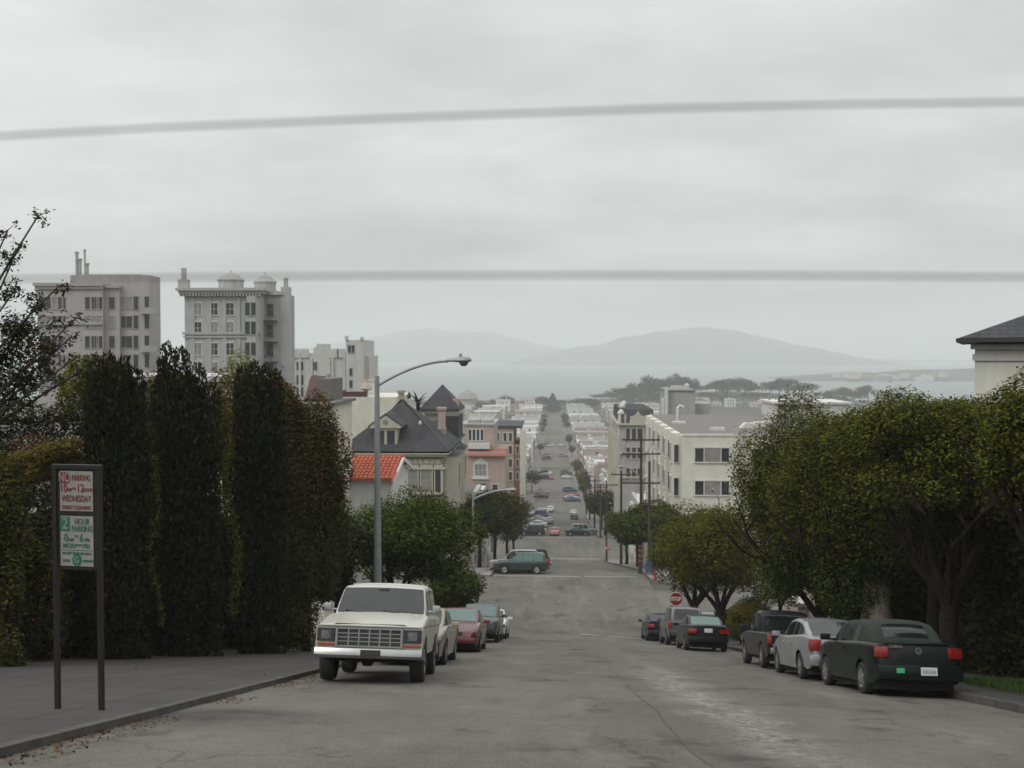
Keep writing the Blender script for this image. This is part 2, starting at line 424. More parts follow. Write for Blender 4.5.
# terrain: one sheet, with the wooded rise by the shore
def hz(x,y):
    z=zq(x,min(y,1690))
    if y>900:
        z+=15*math.exp(-((x-190)/130)**2-((y-1190)/110)**2)
    return z
xs=[-4000,-1500,-700,-400,-250,-150,-100,-60,-30,-20,-12,-6,0,8,14,20,30,60,100,130,160,190,220,250,300,360,420,500,700,1500,4000]
ys=sorted(set(list(range(-128,420,4))+list(range(420,1000,20))+list(range(1000,1301,20))))
mb=MB(); vs=[(x,y,hz(x,y)-.05) for y in ys for x in xs]; w=len(xs)
fs=[(i*w+j,i*w+j+1,(i+1)*w+j+1,(i+1)*w+j) for i in range(len(ys)-1) for j in range(w-1)]
mb.add(vs,fs); tag(mb.build('ground','soil',smooth=60,fix=False),kind='structure')
tag(MB().add([(-9000,1290,-56),(9000,1290,-56),(9000,12500,-56),(-9000,12500,-56)],[(0,1,2,3)]).build('water',None or mat('bay_water',(.075,.118,.113),rough=.35,var=.12,scale=.004,spec=.6),fix=False),kind='structure')
# road and cross streets
strip('road',KL,KR,-128,1010,0,'asphalt',n_x=1)
CROSS=[(66,88),(163,187),(265,290),(368,392),(473,497),(578,602),(683,707),(788,812),(893,917)]
for i,(a,b) in enumerate(CROSS):
    a2=a; b2=b
    if i==0: a2,b2=66,88
    o=strip('cross_street',-220,KL,a2,b2,0,'asphalt_cross'); o=strip('cross_street',KR,220,a2,82 if i==0 else b2,0,'asphalt_cross')
    tag(o,kind='structure')
edges=[-128]+[e for c in CROSS for e in c]+[1010]
for i in range(0,len(edges),2):
    a,b=edges[i],edges[i+1]
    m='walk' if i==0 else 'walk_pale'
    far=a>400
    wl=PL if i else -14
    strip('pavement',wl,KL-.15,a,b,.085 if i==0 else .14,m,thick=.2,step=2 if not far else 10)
    strip('pavement',KR+.15,PR+.3,a if i!=2 else 88,b,.14,m,thick=.2,step=2 if not far else 10)
    for x0,x1 in ((KL-.15,KL),(KR,KR+.15)):
        strip('kerb',x0,x1,a,b,.09 if (i==0 and x0<0) else .145,'kerb',thick=.25,step=2 if not far else 10)
# far corner of the first crossing: the pavement swings out to the east
poly=[(KR+.15,90),(KR+.4,88.2),(KR+1.4,86.2),(KR+3.5,84),(PR+.3,82.4),(60,82.0),(60,96),(PR+.3,96),(PR+.3,88),(KR+.15,88)]
pts=[(KR+.15,88.0),(KR+.5,86.9),(KR+1.6,85.2),(KR+3.5,83.6),(12.6,82.6),(20,82.1),(60,82.0)]
mb=MB()
vs=[(x,y,zq(x,y)+.145) for x,y in pts]+[(x,88,zq(x,88)+.145) for x,y in pts]+[(x,y,zq(x,y)-.1) for x,y in pts]
n=len(pts)
fs=[(i,i+1,n+i+1,n+i) for i in range(n-1)]+[(i+1,i,2*n+i,2*n+i+1) for i in range(n-1)]
tag(mb.add(vs,fs).build('pavement','walk_pale',fix=False),kind='structure')
strip('pavement',12.3,60,88,97,.13,'walk_pale')
# road markings
def mark(x0,x1,y0,y1,skew=0):
    mb=MB(); k=8; vs=[]
    for i in range(k+1):
        x=x0+(x1-x0)*i/k; yy=y0+skew*i/k
        vs+=[(x,yy,zq(x,yy)+.008),(x,yy+(y1-y0),zq(x,yy+(y1-y0))+.008)]
    mb.add(vs,[(2*i,2*i+2,2*i+3,2*i+1) for i in range(k)])
    tag(mb.build('road_marking','mark',fix=False),kind='structure')
mark(1.6,5.2,61.6,62.0,-2.6); mark(2.0,3.6,58.5,58.8,-1)
mark(-4.9,2.2,88.6,88.95); mark(2.6,7.0,88.7,89.0,.3)
mark(-4.9,7.2,164.2,164.7); mark(-4.9,7.2,186,186.6); mark(.8,7,163,163.2)
# pavement seam in the road and pale patches: thin overlays
mb=MB(); pts=[(2.0+.0*i,y) for i,y in enumerate(range(6,60,3))]
vs=[];
for i,y in enumerate(np.arange(5,58,1.5)):
    x=1.45+.04*math.sin(y*.9)+.02*math.sin(y*2.1)
    w_=.012+.02*abs(math.sin(y*2.3)); vs+=[(x,y,zq(x,y)+.004),(x+w_,y,zq(x,y)+.004)]
k=len(vs)//2
M['seam']=mat('road_seam_tar',(.06,.057,.052),rough=.85)
tag(mb.add(vs,[(2*i,2*i+1,2*i+3,2*i+2) for i in range(k-1)]).build('road_seam','seam',fix=False),kind='structure')
# gutter litter: dead leaves along the kerb
rg=np.random.default_rng(5)
def litter(name,xr,yr,n,s,m,dz):
    y=rg.uniform(*yr,n); x=xr[0]+(xr[1]-xr[0])*rg.random(n)**1.6
    y=y+.0; keep=(np.sin(y*1.7)+np.sin(y*.63+1))>-.4; y=y[keep]; x=x[keep]; n=len(y)
    z=np.interp(y,_ys,_zs2)-.003*x+dz
    p=np.stack([x,y,z],1); a=rg.normal(size=(n,3)); a[:,2]=a[:,2]*.2+ -.239*a[:,1]; a/=np.linalg.norm(a,axis=1)[:,None]
    b=np.cross(a,np.array([0,.23,1.])+.3*rg.normal(size=(n,3))); b/=np.linalg.norm(b,axis=1)[:,None]
    ss=s*(.5+rg.random(n))[:,None]
    v=np.stack([p-a*ss,p+b*ss*.6,p+a*ss,p-b*ss*.6],1).reshape(-1,3)
    return tag(link(name,npmesh(name,v,np.arange(len(v)).reshape(-1,4),(m,))),kind='stuff')
o=litter('fallen_leaves',(KL+.02,KL+.5),(9,22),1700,.02,'deadleaf',.012)
tag(o,'brown dead leaves collected in the gutter along the kerb','leaves')
o=litter('fallen_leaves',(-12,KL-.2),(12,34),200,.02,'deadleaf',.16); tag(o,'scattered dead leaves on the dark pavement by the hedge','leaves')
# grass verge
def grassbed(name,x0,x1,y0,y1,n,seed,label):
    rg=np.random.default_rng(seed); x=rg.uniform(x0,x1,n); y=rg.uniform(y0,y1,n); z=np.interp(y,_ys,_zs2)-.025*x+.15
    h=.05+.09*rg.random(n); a=rg.uniform(0,2*PI,n); w_=.012
    dx,dy=np.cos(a)*w_,np.sin(a)*w_; lx,ly=rg.normal(size=n)*.03,rg.normal(size=n)*.03
    v=np.stack([np.stack([x-dx,y-dy,z],1),np.stack([x+dx,y+dy,z],1),np.stack([x+dx*.3+lx,y+dy*.3+ly,z+h],1),np.stack([x-dx*.3+lx,y-dy*.3+ly,z+h],1)],1).reshape(-1,3)
    tag(link(name,npmesh(name,v,np.arange(n*4).reshape(-1,4),('grass',))),label,'grass',kind='stuff')
grassbed('grass',8.7,10.6,9,24,14000,3,'short green grass strip between the kerb and the dark hedge')
# distant land across the bay
def ridge(name,Y,pts,depth,m,base=-56.5):
    """pts: (lateral x, height z) of the skyline of a hill at distance Y"""
    px=[p[0] for p in pts]; pz=[p[1] for p in pts]
    xs=np.linspace(px[0],px[-1],90); nr=14; vs=[]; rgh=random.Random(3)
    ph=[rgh.uniform(0,6) for _ in range(6)]
    for j in range(nr+1):
        t=j/nr; y=Y-depth*.5+depth*t
        prof=math.sin(PI*min(1,t/.0+0) if False else PI*t)**.75
        for x in xs:
            h=np.interp(x,px,pz)-base
            h=h*prof*(1+.10*math.sin(x*.011+ph[0]+t*7)*(1-prof)+.05*math.sin(x*.03+ph[1]+t*11)*(1-prof*.7))
            vs.append((x,y,base+max(0,h)))
    w=len(xs); fs=[(j*w+i,j*w+i+1,(j+1)*w+i+1,(j+1)*w+i) for j in range(nr) for i in range(w-1)]
    tag(MB().add(vs,fs).build(name,m,smooth=60,fix=False),kind='structure')
M['hill']=mat('island_scrub',(.05,.062,.055),rough=.95,var=.45,scale=.004)
M['hill2']=mat('far_hill_scrub',(.07,.08,.075),rough=.95,var=.3,scale=.002)
def rp(lst,Y): return [(at(x,354,Y).x, at(x,y,Y).z) for x,y in lst]
ridge('hills',6300,rp([(505,364),(540,354),(575,347),(600,345),(620,338),(650,333),(680,329),(705,327),(730,330),(760,337),(790,344),(820,350),(850,357),(880,364)],6300),1500,'hill')
ridge('far_hills',7900,rp([(150,362),(250,352),(330,345),(370,338),(400,331),(430,328),(455,332),(485,331),(510,337),(545,346),(590,352),(660,356),(1000,361)],7900),1500,'hill2')
# low headland with piers off to the east
ridge('headland',2500,rp([(770,380),(800,376),(830,374),(850,372),(880,373),(910,370),(960,369),(1040,366)],2500),420,'hill2')
# ------------------------------------------------------------------ buildings kit
def colmat(name,c,streak=.12,rough=.8): 
    if name not in M: M[name]=mat(name,c,rough=rough,var=.08,scale=.8,streak=streak,bump=.1,bscale=8)
    return name
_win={}
def window(parent,x,y,z,w,h,face='f',frame='white',pane='glass',mull=1,bars=0,fw=.09,name='window'):
    """face f: looks to -y, e: looks to +x, w: looks to -x. x,y,z = centre on the wall plane, in world space"""
    key=(round(w,2),round(h,2),face,frame,pane,mull,bars,fw)
    if key not in _win:
        a=MB(); b=MB(); t0,t1=-.07,.02
        def bx(mb,u0,w0,u1,w1,d0,d1):
            if face=='f': mb.box(u0,d0,w0,u1,d1,w1)
            elif face=='e': mb.box(-d1,u0,w0,-d0,u1,w1)
            else: mb.box(d0,u0,w0,d1,u1,w1)
        W,H=w/2,h/2
        bx(a,-W-fw,H,W+fw,H+fw*1.4,t0-.03,t1); bx(a,-W-fw,-H-fw,W+fw,-H,t0-.06,t1)
        bx(a,-W-fw,-H,-W,H,t0,t1); bx(a,W,-H,W+fw,H,t0,t1)
        for k in range(mull):
            u=-W+w*(k+1)/(mull+1); bx(a,u-.03,-H,u+.03,H,t0+.02,t1)
        for k in range(bars):
            zz=-H+h*(k+1)/(bars+1); 
            us=[-W]+[-W+w*(q+1)/(mull+1) for q in range(mull)]+[W]
            for q in range(len(us)-1): bx(a,us[q]+(.03 if q else 0),zz-.025,us[q+1]-(.03 if q<len(us)-2 else 0),zz+.025,t0+.025,t1)
        bx(b,-W,-H,W,H,-.025,t1-.004)
        _win[key]=(a.mesh('window',frame,fix=False),b.mesh('pane',pane,fix=False))
    A,B=_win[key]
    o=link(name,A,parent); loc=Vector((x,y,z))-parent.location; o.location=loc
    link('pane',B,o)
    return o
def hipbox(mb,x0,y0,x1,y1,z0,z1,ov=.4,ridge='x',mi=0,inset=None):
    """hip roof"""
    x0-=ov;x1+=ov;y0-=ov;y1+=ov
    if inset is None: inset=min(x1-x0,y1-y0)/2
    if ridge=='x': a=(x0+inset,(y0+y1)/2,z1); b=(x1-inset,(y0+y1)/2,z1)
    else: a=((x0+x1)/2,y0+inset,z1); b=((x0+x1)/2,y1-inset,z1)
    vs=[(x0,y0,z0),(x1,y0,z0),(x1,y1,z0),(x0,y1,z0),(x0,y0,z0-.15),(x1,y0,z0-.15),(x1,y1,z0-.15),(x0,y1,z0-.15),a,b]
    if ridge=='x': fs=[(0,1,9,8),(1,2,9),(2,3,8,9),(3,0,8)]
    else: fs=[(0,1,8),(1,2,9,8),(2,3,9),(3,0,8,9)]
    fs+=[(4,5,1,0),(5,6,2,1),(6,7,3,2),(7,4,0,3),(7,6,5,4)]
    mb.add(vs,fs,mi)
#%%BUILDINGS
#%%PLANTS
#%%CARS
#%%STREET
#%%FAR
#%%LIGHT
# ------------------------------------------------------------------ buildings
colmat('w_cream',(.60,.595,.51),streak=.08); colmat('w_pale',(.5,.5,.47)); colmat('w_grey',(.33,.33,.32)); colmat('w_stone',(.38,.38,.37)); colmat('w_tan',(.38,.31,.26)); colmat('w_pink',(.33,.25,.22))
colmat('w_brick',(.24,.085,.06)); colmat('w_white',(.58,.58,.55)); colmat('w_sage',(.20,.21,.17)); colmat('trim_cream',(.42,.40,.33)); colmat('roof_grey',(.22,.215,.21)); colmat('roof_dark',(.035,.036,.042)); colmat('roof_tan',(.15,.142,.13)); colmat('w_browngrey',(.36,.335,.325)); colmat('w_peach',(.38,.31,.27)); colmat('w_green',(.18,.22,.17))
colmat('w_yellow',(.42,.37,.22)); colmat('w_blue',(.28,.31,.34)); colmat('roof_white',(.5,.5,.5)); colmat('roof_redtile',(.28,.09,.06)); colmat('panel_maroon',(.07,.03,.028))
def shingles(name,c,scale):
    m,nt,b,o=_nt(name); br=nt.nodes.new('ShaderNodeTexBrick'); br.inputs['Scale'].default_value=scale
    br.inputs['Color1'].default_value=(*c,1); br.inputs['Color2'].default_value=(*[x*.65 for x in c],1); br.inputs['Mortar'].default_value=(*[x*.35 for x in c],1); br.inputs['Mortar Size'].default_value=.03
    br.inputs['Brick Width'].default_value=.4; br.inputs['Row Height'].default_value=.2
    v=wpos(nt); mp=nt.nodes.new('ShaderNodeMapping'); mp.inputs['Rotation'].default_value=(R(90),0,0); nt.links.new(v,mp.inputs[0]); nt.links.new(mp.outputs[0],br.inputs['Vector'])
    n=noise(nt,.8,4,.6,v); r=ramp(nt,n.outputs[0],[(.3,.7),(.7,1.15)])
    nt.links.new(mult(nt,br.outputs[0],r.outputs[0]),b.inputs['Base Color']); b.inputs['Roughness'].default_value=.85
    M[name]=m
shingles('slate',(.05,.05,.056),1.3)
M['tile']=mat('clay_tile',(.42,.10,.05),rough=.7,var=.45,scale=7)
def bthing(name,label,x,y,group=None,z=None): return thing(name,label,'building',(x,y,zp(y) if z is None else z),0,group)
def part(name,m,par,fn,**k):
    mb=MB(); fn(mb); me=mb.mesh(name,m,**k)
    o=link(name,me,par)
    base=par
    while base.parent is not None: base=base.parent
    me.transform(Matrix.Translation(-base.location))
    return o
# ---- apartment towers on the hillside to the west
def tower_a():
    B=at(146,354,182); D=182; x1=B.x; x0=at(118,354,182).x; xl=at(38,354,182).x
    zt=at(130,273,D).z; zr=at(90,286,D).z; g=zp(D)
    t=bthing('apartment_tower','brown grey stepped apartment tower with roof chimneys beside the western tree',(xl+x1)/2,D)
    xm=at(118,354,D).x; xm2=at(103,354,D).x
    part('wall','w_browngrey',t,lambda m:(m.box(xl,D,g,xm2,D+16,zr), m.box(xm2+.001,D+.8,g,xm,D+16.2,zr-.3)))
    part('rear_wing','w_browngrey',t,lambda m:(m.box(at(66,0,D).x,D+3,zr-1,x1-2.2,D+8,zt), m.box(xm+.001,D+1.6,g,x1,D+7,zt-.25)))
    part('penthouse','w_browngrey',t,lambda m:m.box(at(54,0,D).x,D+5,zr-.3,at(66,0,D).x-.01,D+16,zr+2.2))
    def cor(m):
        m.box(xl-.5,D-.6,zr,xm2+.25,D+3,zr+.55); m.box(xl-.3,D-.35,zr-.5,xm2+.1,D+3,zr); m.box(xm2+.26,D+.3,zr-.3,xm+.2,D+3,zr+.15)
        m.box(xl-.25,D-.3,zr-6.6,xm2+.1,D+1,zr-6.2)
    part('cornice','w_browngrey',t,cor)
    for px,h,r in ((74,4.6,.28),(77,3.4,.3),(82,5.0,.18),(84,2.6,.35)):
        x=at(px,0,D+8).x; part('chimney','w_grey',t,lambda m:(m.tube([(x,D+8,zt-.5),(x,D+8,zt+h-.5)],r,8), m.lathe([(r*1.5,0),(r*1.5,.3)],c=(x,D+8,zt+h-.5),n=8)))
    for r_,py in enumerate((303,322,342,361,379)):
        for px,w in ((46,2.2),(57,2.2),(62,1.4),(88,1.1),(94.5,1.5),(100,1.0),(112,1.1),(126,2.4)):
            y=D if px<103 else (D+.8 if px<118 else D+1.6)
            p=at(px,py,y); window(t,p.x,y,p.z,w*.9,2.0,'f','w_browngrey','glass_curtain' if (r_*5+int(px))%3==0 else 'glass',mull=1 if w>1.3 else 0,fw=.12)
        for px in (136,147): 
            p=at(px-4,py-(16 if r_==0 else 0)*0,D+1.6); window(t,at(px,py,D+1.6).x,D+1.6,p.z,.8,2.2,'f','w_grey','glass',mull=0,fw=.1)
    for py in (314,352):
        p=at(151,py,D+1.6); part('balcony','w_grey',t,lambda m:(m.box(p.x-1.6,D+.6,p.z,p.x+1.4,D+1.6,p.z+.2),m.box(p.x-1.6,D+.6,p.z+.2,p.x+1.4,D+.68,p.z+1.1)))
tower_a()
def tower_b():
    D=172; x0=at(182,0,D).x; x1=at(258,0,D).x; x2=at(281,0,D+4).x; g=zp(D); zt=at(200,291,D).z
    t=bthing('apartment_tower','pale grey apartment tower with heavy cornice and two domed roof tanks',(x0+x1)/2,D)
    part('wall','w_stone',t,lambda m:m.box(x0,D,g,x1,D+12,zt))
    part('side_wing','w_grey',t,lambda m:(m.box(x1+.001,D+3,g,x2,D+12,zt-.2)))
    def cor(m):
        m.box(x0-1.1,D-1.1,zt,x1+.9,D+12,zt+.45); m.box(x0-.75,D-.75,zt-.45,x1+.6,D+2,zt)
        k=26
        for i in range(k): x=x0-.6+(x1-x0+1)*i/k; m.box(x,D-.7,zt-.85,x+.3,D-.002,zt-.46)
        m.box(x0-.3,D-.35,zt-7.0,x1+.3,D-.002,zt-6.6); m.box(x0-.2,D-.25,zt-7.5,x1+.2,D-.002,zt-7.2)
        m.box(x1+.3,D+2.6,zt-.5,x2+.3,D+4,zt)
    part('cornice','w_stone',t,cor)
    for px in (190,207,222,236,247): x=at(px,0,D).x; part('pilaster','w_stone',t,lambda m:m.box(x-.35,D-.14,g,x+.35,D-.002,zt-1))
    for r_,py in enumerate((309,328,349,368)):
        for px in (197.8,214,230):
            p=at(px,py,D); window(t,p.x,D,p.z,1.25,1.9,'f','w_white','glass_curtain' if (r_+int(px))%2 else 'glass',mull=1,bars=1,fw=.14)
        # bay corner
    bx0,bx1=at(244,0,D).x,at(257,0,D).x
    b=part('bay','w_stone',t,lambda m:m.prism([(bx0,D-.002),(bx0+.5,D-1.1),(bx1-.3,D-1.1),(bx1+.1,D-.002)],g,zt-.9,axis='z'))
    for py in (309,328,349,368):
        for px in (247.5,253.5):
            p=at(px,py,D-1.1); window(t,p.x,D-1.1,p.z,.75,2.0,'f','w_grey','glass',mull=0,fw=.1)
    for py in (310,331,350,369):
        p=at(270,py,D+3); window(t,p.x,D+3,p.z,1.1,2.0,'f','w_grey','glass',mull=0,bars=1,fw=.12)
    for py in (321,342,362):
        p=at(268,py,D+3); part('fire_escape','dark_steel',t,lambda m:(m.box(p.x-1.8,D+1.9,p.z,p.x+1.6,D+2.99,p.z+.07),m.tube([(p.x-1.8,D+1.95,p.z+.9),(p.x+1.6,D+1.95,p.z+.9)],.03,4),m.tube([(p.x-.6,D+2.2,p.z-2.8),(p.x+.9,D+2.2,p.z)],.05,4),m.tube([(p.x-.6,D+2.2,p.z-1.9),(p.x+.9,D+2.2,p.z+.9)],.03,4)))
    for px,py0,py1,r in ((231,286,275,1.7),(265,290,277,1.45)):
        a=at(px,py1+3,D+6); z0=zt-.3; 
        part('roof_tank','w_stone',t,lambda m:(m.lathe([(r*1.25,z0),(r*1.25,a.z-.6),(r*1.35,a.z-.5),(r*1.35,a.z-.3),(r*.7,a.z+.5),(.15,a.z+.9),(.1,a.z+1.3),(.01,a.z+1.32)],c=(a.x,D+6,0),n=10)))
    for px,top,w in ((184,268,.55),(286,278,.5)):
        a=at(px,top,D+(1 if px<200 else 3.5)); part('chimney','w_stone',t,lambda m:(m.box(a.x-w*1.5,a.y-.6,zt-(0 if px<200 else 12),a.x+w*1.5,a.y+.5,zt+(1.9 if px<200 else .8)),m.box(a.x-w*.6,a.y-.4,zt+(1.9 if px<200 else .8),a.x+w*.6,a.y+.3,a.z)))
tower_b()
def tower_c():
    D=235; x0=at(290,0,D).x; x1=at(345,0,D).x; x2=at(365,0,D).x; g=zp(D); z=at(300,353,D).z; zt=at(350,340,D).z
    t=bthing('apartment_tower','low white art deco block with square tower at its east end',(x0+x2)/2,D)
    def wl(m):
        m.box(x0,D,g,x1,D+15,z)
        a,b=at(312,0,D).x,at(329,0,D).x; m.box(a,D-.25,z-8,b,D-.001,z+1.2); m.box(a+.6,D-.2,z+1.21,b-.6,D+3,z+2)
        for px in (294,303,333,340): c=at(px,0,D).x; m.box(c-.9,D-.3,z-1,c+.9,D-.001,z+.9)
        for px in (298,310,331,343): c=at(px,0,D).x; m.box(c-.25,D-.35,g,c+.25,D-.001,z-1.02)
    part('wall','w_white' if False else 'w_pale',t,wl)
    part('square_tower','w_pale',t,lambda m:(m.box(x1+.001,D-.6,g,x2-.6,D+14,zt),m.box(x1-.2,D-.9,zt,x1+.5,D-.2,zt+.9),m.box(x2-1.2,D-.9,zt,x2-.5,D-.2,zt+.7),m.box(x2-.599,D+2,g,x2+.3,D+14,zt-3.4)))
    for py,hh in ((366,2.2),(380,2.8),(392,2.6)):
        for px in (300,315,330): 
            p=at(px,py,D); window(t,p.x,D-.25 if px==315 else D,p.z,1.5 if px!=315 else 1.0,hh*.75,'f','w_stone','glass',mull=1,fw=.15)
    for px,py in ((349.5,349),(353,349),(351,372),(351,384)):
        p=at(px,py,D-.6); window(t,p.x,D-.6,p.z,.65,1.6,'f','w_stone','glass',mull=0,fw=.1)
tower_c()
# ---- near west side, this block: cream house and garage behind the hedge
def cream_house():
    D=53.8; x1=-11.5; x0=-18; g=zp(D)-1; z=-1.27
    t=bthing('cream_house','plain cream stucco house with flat pinkish roof behind the street lamp',(x0+x1)/2,D)
    part('wall','w_cream',t,lambda m:m.box(x0,D,g,x1,D+7.6,z))
    part('roof','roof_tan',t,lambda m:m.box(x0-.2,D-.2,z+.001,x1+.2,D+7.8,z+.16))
    a,b=at(304,399,D+3),at(320,376,D+6)
    part('stair_penthouse','roof_tan',t,lambda m:m.box(at(318,0,D+4).x,D+3.6,z+.16,at(330,0,D+4).x,D+7,b.z-.1))
    part('roof_panel','panel_maroon',t,lambda m:m.add([(a.x,D+3,a.z),(at(319,0,D+3).x,D+3,a.z),(at(324,0,D+6).x,D+6,b.z),(at(309,0,D+6).x,D+6,b.z),(a.x,D+3.1,a.z-.15),(at(319,0,D+3).x,D+3.1,a.z-.15),(at(324,0,D+6).x,D+6.1,b.z-.15),(at(309,0,D+6).x,D+6.1,b.z-.15)],[(0,1,2,3),(7,6,5,4),(0,4,5,1),(1,5,6,2),(2,6,7,3),(3,7,4,0)]))
    c=at(366,381,D+12)
    part('vent_pipe','galv',t,lambda m:(m.tube([(at(327,0,D+8).x,D+8,z+.4),(at(327,0,D+8).x,D+8,z+1.5)],.12,8),))
cream_house()
def white_terrace_house():
    D=60; t=bthing('white_house','low white flat roofed house glimpsed between the tree and the tall cypresses',-24,D)
    z=at(150,376,D).z; x0=at(72,0,D).x; x1=at(212,0,D).x
    part('wall','w_pale',t,lambda m:m.box(x0,D,zp(D),x1,D+9,z-.3)); part('roof','roof_white',t,lambda m:m.box(x0-.4,D-.5,z-.3,x1+.4,D+9.4,z))
    for px in (90,130,190): p=at(px,384,D); window(t,p.x,D,p.z-.6,1.2,1.1,'f','white','glass')
white_terrace_house()
def parapet_house():
    D=88+22; x0=at(330,0,D).x; x1=at(380,0,D).x; z=at(350,397,D).z
    t=bthing('flat_roofed_house','pale flat roofed house with dark roof railing above the slate roofs',(x0+x1)/2,D)
    part('wall','w_cream',t,lambda m:m.box(x0,D,zp(D),x1+1.5,D+12,z))
    part('railing','panel_maroon',t,lambda m:(m.box(at(332,0,D).x,D+.2,z,at(365,0,D).x,D+.3,z+.55),m.box(at(332,0,D).x,D+.3,z,at(332,0,D).x+.1,D+6,z+.55)))
    c=at(366,379,D+1); part('roof_vent','w_tan',t,lambda m:(m.tube([(c.x,D+1,z-2.4),(c.x,D+1,c.z-.9)],.22,8),m.lathe([(.22,c.z-1.2),(.75,c.z-1.0),(.2,c.z-.3),(.12,c.z),(.01,c.z+.02)],c=(c.x,D+1,0),n=10)))
    c=at(372,381,D+4); part('chimney','w_pale',t,lambda m:(m.box(c.x-.4,D+4,z,c.x+.5,D+5,c.z),m.box(c.x-.5,D+3.9,c.z,c.x+.6,D+5.1,c.z+.15)))
parapet_house()
def tile_garage():
    y0,y1=60.5,64.5; xa=at(340,0,60.5).x; xb=at(393,0,60.5).x; ze=at(370,480,60.5).z; zr=at(370,457,64.5).z
    t=bthing('tile_roofed_garage','small white garage under a bright orange clay tile roof beside the street lamp',(xa+xb)/2,60.5)
    part('wall','w_white',t,lambda m:(m.box(xa-2,y0+.4,zp(60),xb-.25,y1+3.6,ze-.05),))
    part('gable','w_pale',t,lambda m:m.prism([(y0+.4,ze-.3),(y1+3.6,ze-.3),(y1,zr-.12)],xb-.45,xb-.2,axis='x'))
    part('barge_board','w_white',t,lambda m:(m.prism([(y0-.1,ze-.25),(y0-.1,ze-.05),(y1,zr+.03),(y1,zr-.2)],xb-.1,xb+.02,axis='x'),m.prism([(y1,zr+.03),(y1+4,ze-.05),(y1+4,ze-.25),(y1,zr-.2)],xb-.1,xb+.02,axis='x')))
    def tiles(m):
        n=11; L=math.hypot(y1-y0,zr-ze); k=8
        for i in range(n):
            x=xa+.15+(xb-xa-.3)*(i+.5)/n-.0; r=(xb-xa)/n*.47
            for j in range(k):
                ya=y0+(y1-y0)*j/k; za=ze+(zr-ze)*j/k; yb=y0+(y1-y0)*(j+1.12)/k; zb=ze+(zr-ze)*(j+1.12)/k
                vs=[]
                for (yy,zz,rr_) in ((ya-.05,za+.03,r*1.05),(min(yb,y1),min(zb,zr),r*.85)):
                    for q in range(7): a=PI*q/6; vs.append((x+rr_*math.cos(a),yy,zz+rr_*math.sin(a)*1.1))
                m.add(vs,[(q,q+1,7+q+1,7+q) for q in range(6)]+[tuple(range(6,-1,-1))])
        m.box(xa,y1-.12,zr-.05,xb,y1+.12,zr+.13)
    part('roof','tile',t,lambda m:m.add([(xa-2,y0-.1,ze-.02),(xb,y0-.1,ze-.02),(xb,y1,zr-.02),(xa-2,y1,zr-.02),(xb,y1+4,ze),(xa-2,y1+4,ze)],[(0,1,2,3),(3,2,4,5)]))
    part('roof_tiles','tile',t,tiles,smooth=50)
tile_garage()
